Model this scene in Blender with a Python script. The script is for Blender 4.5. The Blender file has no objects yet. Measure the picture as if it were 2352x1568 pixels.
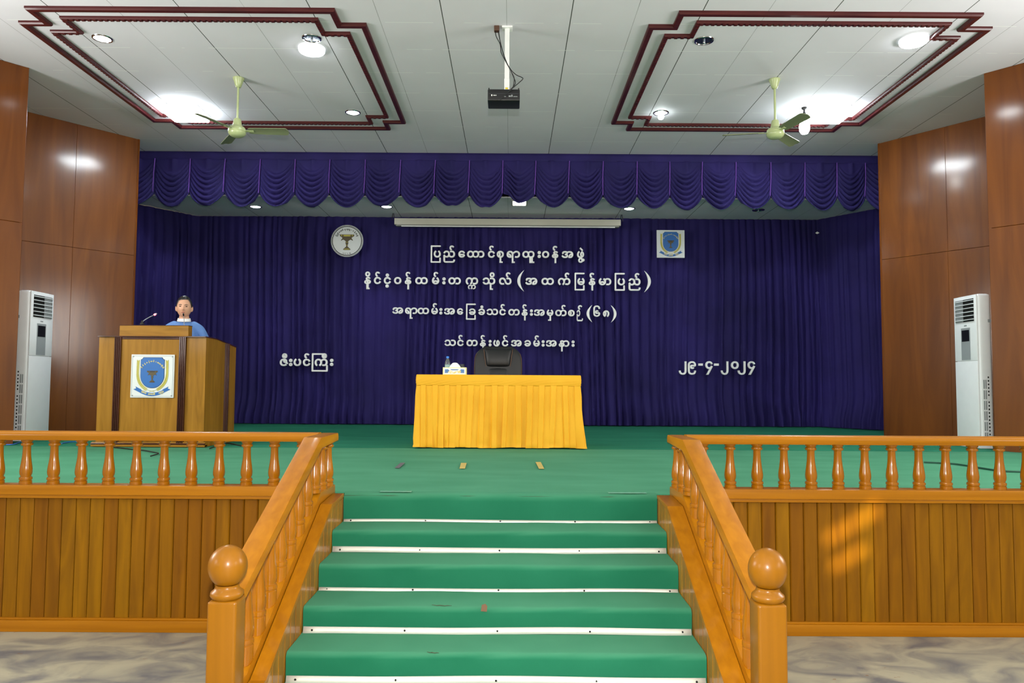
import bpy, bmesh, math, random
from mathutils import Vector, Matrix

random.seed(7)
PI = math.pi
SC = bpy.context.scene
COL = SC.collection

# ---------------------------------------------------------------- camera
F, W, H = 1740.0, 2352.0, 1568.0
EYE = Vector((0.0, 0.0, 1.53))
_p, _y, _r = (math.radians(v) for v in (3.285, 0.081, 0.348))
FWD = Vector((math.sin(_y) * math.cos(_p), math.cos(_y) * math.cos(_p), math.sin(_p)))
_rt = Vector((math.cos(_y), -math.sin(_y), 0.0))
_up = _rt.cross(FWD)
RT = _rt * math.cos(_r) + _up * math.sin(_r)
UP = _up * math.cos(_r) - _rt * math.sin(_r)
cam_d = bpy.data.cameras.new('camera')
cam_d.sensor_width = 36.0
cam_d.lens = 36.0 * F / W
cam_d.clip_start = 0.05
cam_d.clip_end = 100
cam = bpy.data.objects.new('camera', cam_d)
COL.objects.link(cam)
M = Matrix((RT, UP, -FWD)).transposed().to_4x4()
M.translation = EYE
cam.matrix_world = M
SC.camera = cam

# ---------------------------------------------------------------- exposure, world
SC.view_settings.view_transform = 'Standard'
SC.view_settings.look = 'None'
SC.view_settings.gamma = 1.0
SC.view_settings.use_curve_mapping = False
SC.view_settings.exposure = 0.0
SC.cycles.use_denoising = True
SC.cycles.max_bounces = 8
SC.cycles.diffuse_bounces = 5
SC.cycles.glossy_bounces = 4
SC.cycles.caustics_reflective = False
SC.cycles.caustics_refractive = False
SC.cycles.sample_clamp_indirect = 6.0
wd = bpy.data.worlds.new('hall_world')
SC.world = wd
wd.use_nodes = True
wd.node_tree.nodes['Background'].inputs[0].default_value = (0.75, 0.85, 1.0, 1)
wd.node_tree.nodes['Background'].inputs[1].default_value = 0.02


def lamp(name, kind, loc, energy, color=(1, 1, 1), rot=None, **kw):
    d = bpy.data.lights.new(name, kind)
    d.energy = energy
    d.color = color
    for k, v in kw.items():
        setattr(d, k, v)
    o = bpy.data.objects.new(name, d)
    o.location = loc
    if rot:
        o.rotation_euler = rot
    COL.objects.link(o)
    return o


# the photographer's flash, just above the lens
DAY_BACK, DAY_SIDE, FLASH = 8, (60, 110, 230), 800
lamp('camera_flash', 'POINT', (0.0, -0.02, 1.83), FLASH, (1.0, 0.97, 0.93), shadow_soft_size=0.03)
# daylight through the windows and doors of the hall behind the photographer, plus added side fill
for wx in (-4.0, 0.0, 4.0):
    lamp('window_and_fill_daylight', 'AREA', (wx, -7.85, 2.0), DAY_BACK, (1.0, 0.98, 0.95), (math.radians(90), 0, 0),
         shape='RECTANGLE', size=1.9, size_y=2.6)
for sx in (-1, 1):
    for wy, day in zip((-4.5, 0.0, 5.2), DAY_SIDE):  # last pair: unseen fill added beside the stage to brighten the ceiling
        lamp('window_and_fill_daylight', 'AREA', (sx * 6.55, wy, 3.1), day, (1.0, 0.98, 0.95),
             (math.radians(90), 0, math.radians(90) * (1 if sx > 0 else -1)), shape='RECTANGLE', size=1.9, size_y=1.8)
# morning sun that reaches the panelling through an added slotted mask
SUN_DIR = Vector((0.45, 0.85, -0.25)).normalized()
sun = lamp('sun', 'SUN', (0, 0, 8), 11.0, (1.0, 0.80, 0.5), angle=math.radians(0.4))
sun.rotation_euler = SUN_DIR.to_track_quat('-Z', 'Y').to_euler()


# ---------------------------------------------------------------- helpers
def ray(x, y):
    return RT * (x - W / 2) - UP * (y - H / 2) + FWD * F


def at(x, y, X=None, Y=None, Z=None):
    """the point of the plane X=, Y= or Z= that the photograph shows at pixel x, y"""
    d = ray(x, y)
    t = (X - EYE.x) / d.x if X is not None else (Y - EYE.y) / d.y if Y is not None else (Z - EYE.z) / d.z
    return EYE + d * t


class MB:
    """collects shapes in world coordinates; build() links them as one mesh object"""

    def __init__(self):
        self.bm = bmesh.new()
        self.M = None

    def v(self, co):
        co = Vector(co)
        return self.bm.verts.new(self.M @ co if self.M is not None else co)

    def face(self, vs):
        try:
            return self.bm.faces.new(vs)
        except ValueError:
            return None

    def box(self, x0, x1, y0, y1, z0, z1, bevel=0.0, seg=2):
        vs = [self.v((x, y, z)) for z in (z0, z1) for y in (y0, y1) for x in (x0, x1)]
        idx = ((0, 2, 3, 1), (4, 5, 7, 6), (0, 1, 5, 4), (2, 6, 7, 3), (0, 4, 6, 2), (1, 3, 7, 5))
        fs = [self.face([vs[i] for i in f]) for f in idx]
        if bevel > 0:
            es = {e for f in fs for e in f.edges}
            bmesh.ops.bevel(self.bm, geom=list(es), offset=bevel, segments=seg, affect='EDGES', profile=0.6)
        return self

    def prism(self, poly, a0, a1, axis='X', bevel=0.0, seg=2):
        """poly: 2D outline; axis X: (y,z), axis Y: (x,z), axis Z: (x,y); extruded from a0 to a1"""
        def mk(p, a):
            return {'X': (a, p[0], p[1]), 'Y': (p[0], a, p[1]), 'Z': (p[0], p[1], a)}[axis]
        A = [self.v(mk(p, a0)) for p in poly]
        B = [self.v(mk(p, a1)) for p in poly]
        n = len(poly)
        fs = [self.face(A), self.face(B[::-1])]
        for i in range(n):
            fs.append(self.face([A[i], B[i], B[(i + 1) % n], A[(i + 1) % n]]))
        fs = [f for f in fs if f]
        if bevel > 0:
            es = {e for f in fs for e in f.edges}
            bmesh.ops.bevel(self.bm, geom=list(es), offset=bevel, segments=seg, affect='EDGES', profile=0.6)
        return self

    def lathe(self, prof, c=(0, 0, 0), seg=24, axis='Z', sx=1.0, sy=1.0):
        """prof: list of (radius, height) from bottom to top"""
        rings = []
        for r, h in prof:
            ring = []
            for i in range(seg):
                a = 2 * PI * i / seg
                p = (r * math.cos(a) * sx, r * math.sin(a) * sy, h)
                if axis == 'Y':
                    p = (p[0], p[2], p[1])
                elif axis == 'X':
                    p = (p[2], p[0], p[1])
                ring.append(self.v((p[0] + c[0], p[1] + c[1], p[2] + c[2])))
            rings.append(ring)
        for a, b in zip(rings, rings[1:]):
            for i in range(seg):
                self.face([a[i], a[(i + 1) % seg], b[(i + 1) % seg], b[i]])
        self.face(rings[0][::-1])
        self.face(rings[-1])
        return self

    def tube(self, pts, r, seg=8):
        pts = [Vector(p) for p in pts]
        rr = r if isinstance(r, (list, tuple)) else [r] * len(pts)
        rings = []
        n0 = None
        for i, p in enumerate(pts):
            t = (pts[min(i + 1, len(pts) - 1)] - pts[max(i - 1, 0)]).normalized()
            if n0 is None:
                n0 = t.orthogonal().normalized()
            n = (n0 - t * n0.dot(t))
            n = n.normalized() if n.length > 1e-6 else t.orthogonal().normalized()
            n0 = n
            b = t.cross(n)
            rings.append([self.v(p + (n * math.cos(2 * PI * k / seg) + b * math.sin(2 * PI * k / seg)) * rr[i]) for k in range(seg)])
        for a, b in zip(rings, rings[1:]):
            for i in range(seg):
                self.face([a[i], a[(i + 1) % seg], b[(i + 1) % seg], b[i]])
        self.face(rings[0][::-1])
        self.face(rings[-1])
        return self

    def ellipsoid(self, c, r, nu=16, nv=10, fn=None):
        rings = []
        for j in range(1, nv):
            th = PI * j / nv
            ring = []
            for i in range(nu):
                ph = 2 * PI * i / nu
                d = Vector((math.sin(th) * math.cos(ph), math.sin(th) * math.sin(ph), math.cos(th)))
                q = Vector((d.x * r[0], d.y * r[1], d.z * r[2]))
                if fn:
                    q = fn(q, d)
                ring.append(self.v(q + Vector(c)))
            rings.append(ring)
        tq, bq = Vector((0, 0, r[2])), Vector((0, 0, -r[2]))
        if fn:
            tq, bq = fn(tq, Vector((0, 0, 1))), fn(bq, Vector((0, 0, -1)))
        t, b = self.v(tq + Vector(c)), self.v(bq + Vector(c))
        for i in range(nu):
            self.face([t, rings[0][i], rings[0][(i + 1) % nu]])
            self.face([b, rings[-1][(i + 1) % nu], rings[-1][i]])
        for a, d in zip(rings, rings[1:]):
            for i in range(nu):
                self.face([a[i], d[i], d[(i + 1) % nu], a[(i + 1) % nu]])
        return self

    def grid(self, fn, nu, nv, closed_u=False):
        vs = [[self.v(fn(i / nu, j / nv)) for i in range(nu + (0 if closed_u else 1))] for j in range(nv + 1)]
        for j in range(nv):
            for i in range(nu):
                i2 = (i + 1) % len(vs[0]) if closed_u else i + 1
                self.face([vs[j][i], vs[j][i2], vs[j + 1][i2], vs[j + 1][i]])
        return self

    def build(self, name, mat, parent=None, smooth=None, solid=0.0):
        bmesh.ops.recalc_face_normals(self.bm, faces=self.bm.faces[:])
        me = bpy.data.meshes.new(name)
        if parent is not None:
            off = world_loc(parent)
            bmesh.ops.translate(self.bm, verts=self.bm.verts[:], vec=-off)
        self.bm.to_mesh(me)
        self.bm.free()
        return link(name, me, mat, parent, smooth, solid)


def world_loc(o):
    v = Vector(o.location)
    while o.parent:
        o = o.parent
        v = v + Vector(o.location)
    return v


def link(name, me, mat, parent=None, smooth=None, solid=0.0):
    me.materials.clear()
    me.materials.append(mat)
    if smooth is not None:
        me.shade_smooth()
        me.set_sharp_from_angle(angle=math.radians(smooth))
    o = bpy.data.objects.new(name, me)
    COL.objects.link(o)
    if parent is not None:
        o.parent = parent
    if solid:
        md = o.modifiers.new('thickness', 'SOLIDIFY')
        md.thickness = solid
        md.offset = 0
    return o


def tag(o, label, cat, group=None, kind=None):
    o['label'] = label
    o['category'] = cat
    if group:
        o['group'] = group
    if kind:
        o['kind'] = kind
    return o


def thing(name, loc, label, cat, group=None):
    o = bpy.data.objects.new(name, None)
    o.empty_display_size = 0.1
    o.location = loc
    COL.objects.link(o)
    return tag(o, label, cat, group)


def copy_thing(o, loc, label=None, group=None):
    c = o.copy()
    COL.objects.link(c)
    c.location = loc
    if label:
        c['label'] = label
    if group:
        c['group'] = group
    for ch in [x for x in COL.objects if x.parent == o]:
        d = ch.copy()
        COL.objects.link(d)
        d.parent = c
        for g in [x for x in COL.objects if x.parent == ch]:
            e = g.copy()
            COL.objects.link(e)
            e.parent = d
    return c


# ---------------------------------------------------------------- materials
def srgb(r, g, b):
    def f(c):
        c /= 255.0
        return c / 12.92 if c <= 0.04045 else ((c + 0.055) / 1.055) ** 2.4
    return (f(r), f(g), f(b), 1.0)


def nodes(name):
    m = bpy.data.materials.new(name)
    m.use_nodes = True
    nt = m.node_tree
    return m, nt, nt.nodes['Principled BSDF']


def N(nt, kind, **kw):
    n = nt.nodes.new(kind)
    for k, v in kw.items():
        if k.startswith('i_'):
            n.inputs[int(k[2:])].default_value = v
        else:
            setattr(n, k, v)
    return n


def math_node(nt, op, a, b=None):
    n = nt.nodes.new('ShaderNodeMath')
    n.operation = op
    for i, q in enumerate((a, b)):
        if q is None:
            continue
        if isinstance(q, (int, float)):
            n.inputs[i].default_value = q
        else:
            nt.links.new(q, n.inputs[i])
    return n.outputs[0]


def mix_col(nt, fac, a, b, blend='MIX'):
    n = nt.nodes.new('ShaderNodeMix')
    n.data_type = 'RGBA'
    n.blend_type = blend
    for i, q in ((0, fac), (6, a), (7, b)):
        if isinstance(q, (int, float, tuple)):
            n.inputs[i].default_value = q
        else:
            nt.links.new(q, n.inputs[i])
    return n.outputs[2]


def plain(name, col, rough=0.5, metal=0.0, spec=0.5, coat=0.0, noise=0.0, nscale=8.0, bump=0.0):
    """a surface of one colour with slight mottling"""
    m, nt, b = nodes(name)
    b.inputs['Roughness'].default_value = rough
    b.inputs['Metallic'].default_value = metal
    b.inputs['Specular IOR Level'].default_value = spec
    if coat:
        b.inputs['Coat Weight'].default_value = coat
        b.inputs['Coat Roughness'].default_value = 0.08
    tc = N(nt, 'ShaderNodeTexCoord')
    no = N(nt, 'ShaderNodeTexNoise')
    no.inputs['Scale'].default_value = nscale
    no.inputs['Detail'].default_value = 5
    nt.links.new(tc.outputs['Object'], no.inputs['Vector'])
    k = noise or 0.04
    dk = tuple(c * (1 - k) for c in col[:3]) + (1,)
    lt = tuple(min(1, c * (1 + k)) for c in col[:3]) + (1,)
    nt.links.new(mix_col(nt, no.outputs['Fac'], dk, lt), b.inputs['Base Color'])
    if bump:
        bp = N(nt, 'ShaderNodeBump')
        bp.inputs['Strength'].default_value = bump
        bp.inputs['Distance'].default_value = 0.002
        n2 = N(nt, 'ShaderNodeTexNoise')
        n2.inputs['Scale'].default_value = nscale * 40
        nt.links.new(tc.outputs['Object'], n2.inputs['Vector'])
        nt.links.new(n2.outputs['Fac'], bp.inputs['Height'])
        nt.links.new(bp.outputs[0], b.inputs['Normal'])
    return m


def wood(name, c1, c2, axis='Z', rough=0.3, coat=0.3, scale=6.0, stretch=12.0, board=None, board_axis='X', var=0.35, dist=1.5, coat_rough=0.1):
    """varnished wood with grain along axis; board: pitch of separate boards that differ in tone"""
    m, nt, b = nodes(name)
    b.inputs['Roughness'].default_value = rough
    b.inputs['Coat Weight'].default_value = coat
    b.inputs['Coat Roughness'].default_value = coat_rough
    b.inputs['Specular IOR Level'].default_value = 0.15
    tc = N(nt, 'ShaderNodeTexCoord')
    mp = N(nt, 'ShaderNodeMapping')
    s = [scale * stretch / 4] * 3
    s['XYZ'.index(axis)] = scale / 4
    mp.inputs['Scale'].default_value = s
    nt.links.new(tc.outputs['Object'], mp.inputs['Vector'])
    no = N(nt, 'ShaderNodeTexNoise')
    no.inputs['Scale'].default_value = 1.0
    no.inputs['Detail'].default_value = 6
    no.inputs['Distortion'].default_value = dist
    nt.links.new(mp.outputs[0], no.inputs['Vector'])
    rp = N(nt, 'ShaderNodeValToRGB')
    rp.color_ramp.elements[0].position = 0.3
    rp.color_ramp.elements[0].color = c1
    rp.color_ramp.elements[1].position = 0.72
    rp.color_ramp.elements[1].color = c2
    nt.links.new(no.outputs['Fac'], rp.inputs[0])
    out = rp.outputs[0]
    if board:
        sp = N(nt, 'ShaderNodeSeparateXYZ')
        nt.links.new(tc.outputs['Object'], sp.inputs[0])
        fl = math_node(nt, 'FLOOR', math_node(nt, 'DIVIDE', sp.outputs['XYZ'.index(board_axis)], board))
        wn = N(nt, 'ShaderNodeTexWhiteNoise', noise_dimensions='1D')
        nt.links.new(fl, wn.inputs['W'])
        k = math_node(nt, 'ADD', math_node(nt, 'MULTIPLY', wn.outputs['Value'], var), 1 - var / 2)
        hs = N(nt, 'ShaderNodeHueSaturation')
        nt.links.new(k, hs.inputs['Value'])
        hue = math_node(nt, 'ADD', math_node(nt, 'MULTIPLY', wn.outputs['Value'], 0.012), 0.495)
        nt.links.new(hue, hs.inputs['Hue'])
        nt.links.new(out, hs.inputs['Color'])
        out = hs.outputs[0]
    nt.links.new(out, b.inputs['Base Color'])
    return m


def emit(name, col, strength):
    m, nt, b = nodes(name)
    b.inputs['Base Color'].default_value = (0.8, 0.8, 0.8, 1)
    b.inputs['Emission Color'].default_value = col
    b.inputs['Emission Strength'].default_value = strength
    return m


def cloth(name, c1, c2, scale=3.0, rough=0.85, sheen=0.3, stretch=(1, 1, 1), weave=0.15):
    m, nt, b = nodes(name)
    b.inputs['Roughness'].default_value = rough
    b.inputs['Specular IOR Level'].default_value = 0.2
    b.inputs['Sheen Weight'].default_value = sheen
    b.inputs['Sheen Roughness'].default_value = 0.5
    b.inputs['Sheen Tint'].default_value = c2
    tc = N(nt, 'ShaderNodeTexCoord')
    mp = N(nt, 'ShaderNodeMapping')
    mp.inputs['Scale'].default_value = stretch
    nt.links.new(tc.outputs['Object'], mp.inputs['Vector'])
    no = N(nt, 'ShaderNodeTexNoise')
    no.inputs['Scale'].default_value = scale
    no.inputs['Detail'].default_value = 6
    nt.links.new(mp.outputs[0], no.inputs['Vector'])
    rp = N(nt, 'ShaderNodeValToRGB')
    rp.color_ramp.elements[0].position = 0.3
    rp.color_ramp.elements[0].color = c1
    rp.color_ramp.elements[1].position = 0.7
    rp.color_ramp.elements[1].color = c2
    nt.links.new(no.outputs['Fac'], rp.inputs[0])
    nt.links.new(rp.outputs[0], b.inputs['Base Color'])
    if weave:
        wv = N(nt, 'ShaderNodeTexNoise')
        wv.inputs['Scale'].default_value = 260
        bp = N(nt, 'ShaderNodeBump')
        bp.inputs['Strength'].default_value = weave
        bp.inputs['Distance'].default_value = 0.002
        nt.links.new(tc.outputs['Object'], wv.inputs['Vector'])
        nt.links.new(wv.outputs['Fac'], bp.inputs['Height'])
        nt.links.new(bp.outputs[0], b.inputs['Normal'])
    return m


def ceiling_mat():
    """painted boards with dark seams every 1.235 m, faint seams between"""
    m, nt, b = nodes('ceiling_board')
    b.inputs['Roughness'].default_value = 0.7
    tc = N(nt, 'ShaderNodeTexCoord')
    sp = N(nt, 'ShaderNodeSeparateXYZ')
    nt.links.new(tc.outputs['Object'], sp.inputs[0])

    def seam(src, off, pitch, half):
        q = math_node(nt, 'DIVIDE', math_node(nt, 'SUBTRACT', src, off), pitch)
        fr = math_node(nt, 'ABSOLUTE', math_node(nt, 'SUBTRACT', q, math_node(nt, 'ROUND', q)))
        return math_node(nt, 'LESS_THAN', fr, half / pitch)
    no = N(nt, 'ShaderNodeTexNoise')
    no.inputs['Scale'].default_value = 1.3
    no.inputs['Detail'].default_value = 6
    nt.links.new(tc.outputs['Object'], no.inputs['Vector'])
    base = mix_col(nt, no.outputs['Fac'], CEIL_A, CEIL_B)
    n2 = N(nt, 'ShaderNodeTexNoise')
    n2.inputs['Scale'].default_value = 2.1
    nt.links.new(tc.outputs['Object'], n2.inputs['Vector'])
    dark = seam(sp.outputs[0], -0.677, 1.235, 0.0045)
    faint = math_node(nt, 'MULTIPLY', seam(sp.outputs[0], -0.06, 1.235, 0.003), n2.outputs['Fac'])
    crossl = math_node(nt, 'MULTIPLY', seam(sp.outputs[1], 7.226, 0.5985, 0.006), math_node(nt, 'GREATER_THAN', n2.outputs['Fac'], 0.5))
    c = mix_col(nt, dark, base, (0.05, 0.06, 0.05, 1))
    c = mix_col(nt, faint, c, (0.1, 0.11, 0.1, 1))
    c = mix_col(nt, math_node(nt, 'MULTIPLY', crossl, 0.6), c, (0.9, 0.92, 0.9, 1))
    nt.links.new(c, b.inputs['Base Color'])
    return m


def floor_mat():
    m, nt, b = nodes('worn_concrete')
    b.inputs['Roughness'].default_value = 0.45
    tc = N(nt, 'ShaderNodeTexCoord')
    mp = N(nt, 'ShaderNodeMapping')
    mp.inputs['Scale'].default_value = (1.0, 1.6, 1)
    mp.inputs['Rotation'].default_value = (0, 0, -0.35)
    nt.links.new(tc.outputs['Object'], mp.inputs['Vector'])
    a = N(nt, 'ShaderNodeTexNoise')
    a.inputs['Scale'].default_value = 2.6
    a.inputs['Detail'].default_value = 8
    a.inputs['Distortion'].default_value = 1.2
    nt.links.new(mp.outputs[0], a.inputs['Vector'])
    rp = N(nt, 'ShaderNodeValToRGB')
    rp.color_ramp.elements[0].position = 0.32
    rp.color_ramp.elements[0].color = srgb(98, 101, 104)
    rp.color_ramp.elements[1].position = 0.6
    rp.color_ramp.elements[1].color = srgb(160, 157, 136)
    nt.links.new(a.outputs['Fac'], rp.inputs[0])
    v = N(nt, 'ShaderNodeTexNoise')
    v.inputs['Scale'].default_value = 14
    v.inputs['Detail'].default_value = 3
    nt.links.new(mp.outputs[0], v.inputs['Vector'])
    spk = math_node(nt, 'GREATER_THAN', v.outputs['Fac'], 0.72)
    c = mix_col(nt, math_node(nt, 'MULTIPLY', spk, 0.6), rp.outputs[0], srgb(120, 80, 30))
    nt.links.new(c, b.inputs['Base Color'])
    return m


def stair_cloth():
    """green carpet, upward faces paler: dust plus light from above put into the colour"""
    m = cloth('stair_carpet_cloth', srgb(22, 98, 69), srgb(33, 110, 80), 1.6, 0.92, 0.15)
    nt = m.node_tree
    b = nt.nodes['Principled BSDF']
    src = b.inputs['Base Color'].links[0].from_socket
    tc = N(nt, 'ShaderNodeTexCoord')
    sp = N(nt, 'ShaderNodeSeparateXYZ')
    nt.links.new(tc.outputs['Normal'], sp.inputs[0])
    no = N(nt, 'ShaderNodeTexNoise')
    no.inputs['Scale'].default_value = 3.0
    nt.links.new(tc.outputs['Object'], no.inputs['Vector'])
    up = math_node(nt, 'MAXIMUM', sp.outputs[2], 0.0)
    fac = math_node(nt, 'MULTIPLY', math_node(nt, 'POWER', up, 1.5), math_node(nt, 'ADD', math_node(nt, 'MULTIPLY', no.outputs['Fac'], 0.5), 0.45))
    nt.links.new(mix_col(nt, fac, src, srgb(74, 136, 104)), b.inputs['Base Color'])  # paler tone follows the upward normal, as light from above would
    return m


CEIL_A, CEIL_B = srgb(210, 209, 215), srgb(226, 224, 230)
ORANGE1, ORANGE2 = srgb(148, 92, 6), srgb(168, 108, 12)
M_ceil = ceiling_mat()
M_floor = floor_mat()
M_rail_x = wood('varnished_teak_rail', ORANGE1, ORANGE2, 'X', 0.36, 0.2, 4, 26, dist=0.4)
M_rail_y = wood('varnished_teak_slope', ORANGE1, ORANGE2, 'Y', 0.36, 0.2, 4, 26, dist=0.4)
M_turned = wood('varnished_teak_turned', srgb(138, 82, 4), srgb(160, 99, 8), 'Z', 0.24, 0.7, 4, 20, dist=0.4, coat_rough=0.07)
M_newel = wood('varnished_teak_newel', srgb(120, 75, 3), srgb(140, 89, 7), 'Z', 0.4, 0.25, 3, 16, dist=0.5, coat_rough=0.22)
M_wains = wood('panelling_boards', srgb(112, 70, 0), srgb(138, 90, 0), 'Z', 0.55, 0.05, 5, 9, board=0.0872, board_axis='X', var=0.22, coat_rough=0.25)
M_cheek = wood('cheek_boards', srgb(128, 78, 8), srgb(165, 108, 20), 'Z', 0.35, 0.4, 5, 9, board=0.0872, board_axis='Y', var=0.25)
M_panel = wood('brown_plywood', srgb(92, 47, 8), srgb(120, 66, 15), 'Z', 0.4, 0.4, 1.6, 10, coat_rough=0.15)
M_podium = wood('lectern_veneer', srgb(128, 88, 18), srgb(158, 112, 34), 'Z', 0.45, 0.15, 4, 12)
M_podium_x = wood('lectern_veneer_level', srgb(128, 88, 18), srgb(158, 112, 34), 'X', 0.45, 0.15, 4, 12)
M_dark = wood('dark_moulding', srgb(52, 24, 14), srgb(74, 34, 20), 'Z', 0.25, 0.7, 5)
M_ring = wood('maroon_moulding', srgb(62, 22, 24), srgb(82, 32, 32), 'X', 0.4, 0.3, 5)
M_carpet_front = cloth('dusty_green_carpet', srgb(58, 124, 92), srgb(70, 136, 104), 2.2, 0.95, 0.1, (0.7, 1.6, 1))
M_carpet_back = cloth('deep_green_carpet', srgb(22, 100, 76), srgb(34, 116, 88), 2.2, 0.95, 0.1, (0.6, 2.5, 1))
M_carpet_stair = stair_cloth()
M_curtain = cloth('purple_curtain', srgb(29, 24, 72), srgb(42, 34, 98), 0.9, 0.8, 0.35)
M_valance = cloth('purple_valance', srgb(31, 27, 74), srgb(44, 36, 96), 1.6, 0.75, 0.4)
M_cord = cloth('violet_piping', srgb(104, 66, 160), srgb(128, 86, 184), 5, 0.8, 0.2)
M_yellow = cloth('yellow_satin', srgb(226, 164, 34), srgb(238, 180, 46), 2, 0.6, 0.2)
M_white = plain('white_foam', srgb(236, 238, 236), 0.6)
M_plastic = plain('white_plastic', srgb(238, 241, 243), 0.35)
M_grey = plain('grey_plastic', srgb(150, 156, 158), 0.45)
M_black = plain('black_plastic', srgb(16, 17, 19), 0.4)
M_hole = plain('black_recess', srgb(10, 10, 10), 0.9)
M_leather = plain('black_leather', srgb(15, 17, 18), 0.48, bump=0.3, nscale=6)
M_stitch = plain('brown_thread', srgb(92, 66, 48), 0.8)
M_alu = plain('aluminium_strip', srgb(214, 212, 200), 0.4, 0.25, noise=0.12, nscale=6)
M_steel = plain('chrome', srgb(190, 194, 200), 0.12, 1.0)
M_cream = plain('cream_green_enamel', srgb(178, 190, 138), 0.35, coat=0.3)
M_blade = plain('shaded_enamel_blade', srgb(120, 128, 96), 0.45)  # shade on the blade undersides put into a darker tone
M_screen = plain('screen_case_paint', srgb(176, 174, 160), 0.5, noise=0.12, nscale=3)
M_wallpaint = plain('hall_wall_paint', srgb(196, 190, 176), 0.8)
M_tape = plain('beige_tape', srgb(190, 170, 96), 0.6)
M_tape_grey = plain('grey_tape', srgb(104, 102, 106), 0.5)
M_led = emit('led_panel', (0.86, 0.95, 1.0, 1), 92)
M_disc = emit('led_disc', (0.9, 0.97, 1.0, 1), 78)
M_down = emit('downlight_lamp', (0.92, 0.97, 1.0, 1), 22)
M_bulb = emit('spiral_bulb', (0.9, 1.0, 0.98, 1), 40)
M_glow = emit('glowing_lamp_side', (0.9, 0.96, 1.0, 1), 1.2)
M_red = emit('red_indicator', (1.0, 0.03, 0.08, 1), 6)
# ---------------------------------------------------------------- the setting
CZ, SZ, ST = 5.065, 4.42, 0.85          # hall ceiling, stage ceiling, stage level
FY = 4.76                               # front edge of the stage


def struct(name, mb, mat, label, smooth=None):
    o = mb.build(name, mat, None, smooth)
    return tag(o, label, 'building', kind='structure')


struct('floor', MB().box(-6.9, 6.9, -8.1, FY + 0.01, -0.1, 0), M_floor, 'mottled grey and beige worn concrete hall floor')
struct('ceiling', MB().box(-6.9, 6.9, -8.1, 11.5, CZ, CZ + 0.1), M_ceil, 'pale board ceiling with dark seams over the hall')
struct('ceiling_stage', MB().box(-7.2, 7.2, 11.5, 13.6, SZ, SZ + 0.1), M_ceil, 'lower pale board ceiling above the back of the stage')
struct('wall_header', MB().box(-7.2, 7.2, 11.5, 11.6, SZ - 0.02, CZ + 0.1), M_ceil, 'header wall above the stage behind the purple swags')
struct('wall_stage_back', MB().box(-7.2, 7.2, 13.5, 13.6, 0, SZ + 0.1), M_wallpaint, 'back wall of the stage hidden by the purple curtain')
struct('floor_stage', MB().box(-7.0, 7.0, FY + 0.05, 13.5, 0.0, ST - 0.012), M_dark, 'raised wooden stage platform under the green carpet')


def side_wall(sx, edge_far, far, edge_near, near, name, label):
    """sawtooth panelling: splayed plywood faces in two heights of sheet, joined by returns"""
    w = MB()

    def sheet(a, b, z0, z1, t=0.03):
        a, b = Vector((a[0], a[1], 0)), Vector((b[0], b[1], 0))
        d = (b - a).normalized()
        n = Vector((d.y, -d.x, 0))
        if n.x * sx < 0:
            n = -n
        poly = [a, b, b + n * t, a + n * t]
        w.prism([(p.x, p.y) for p in poly], z0, z1, 'Z', 0.003, 1)
    for a, b in ((edge_far, far), (edge_near, near)):
        mid = ((a[0] + b[0]) / 2, (a[1] + b[1]) / 2)
        zs = (ST - 0.01, 3.36, CZ) if a is edge_far else (0.0, 3.30, CZ)
        for z0, z1 in zip(zs, zs[1:]):
            for p, q in ((a, mid), (mid, b)):
                g = 0.0015
                sheet(p, q, z0 + g, z1 - g)
    x = sx * 6.62
    sheet(edge_far, (sx * 7.1, 11.6), 0.0, CZ)
    sheet(far, edge_near, 0.0, CZ)
    o = struct(name, w, M_panel, label)
    h = MB()
    h.prism([(near[0], near[1]), (near[0] + 0.1 * sx, near[1]), (sx * 6.9, -8.1), (sx * 6.8, -8.1)], 0, CZ, 'Z')
    return o, h


LW, hl = side_wall(-1, (-5.42, 10.86), (-6.5, 9.56), (-5.45, 8.36), (-6.6, 7.0), 'wall_left', 'glossy brown plywood panels splayed beside the lectern end of the stage')
RW, hr = side_wall(1, (5.315, 10.83), (6.42, 9.35), (5.31, 8.34), (6.5, 6.95), 'wall_right', 'glossy brown plywood panels splayed beside the date end of the stage')
# hall walls behind the photographer; the sun slips through two slots cut to its patches in an added mask
patch = [(at(1945, 1198, Y=FY), 0.34, 0.085), (at(1936, 1276, Y=FY), 0.22, 0.075)]
YW = -8.0
slots = []
for c, ln, wd_ in patch:
    t = (FY - YW) / SUN_DIR.y
    slots.append((c.x - SUN_DIR.x * t, c.z - SUN_DIR.z * t, ln, wd_))
x0, x1 = min(s[0] for s in slots) - 0.5, max(s[0] for s in slots) + 0.5
z0, z1 = min(s[1] for s in slots) - 0.4, max(s[1] for s in slots) + 0.4
wl = MB()
wl.box(-6.8, x0, YW - 0.1, YW, 0, CZ).box(x1, 6.8, YW - 0.1, YW, 0, CZ).box(x0, x1, YW - 0.1, YW, 0, z0).box(x0, x1, YW - 0.1, YW, z1, CZ)
struct('wall_hall_back', wl, M_wallpaint, 'painted hall wall at the far end behind the photographer')
for s_ in (hl, hr):
    s_.bm.free()
struct('wall_hall_left', MB().box(-6.8, -6.7, YW, 7.0, 0, CZ), M_wallpaint, 'painted hall wall behind the photographer on the lectern side')
struct('wall_hall_right', MB().box(6.7, 6.8, YW, 7.0, 0, CZ), M_wallpaint, 'painted hall wall behind the photographer on the date side')
sh = MB()
n = 60
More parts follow.
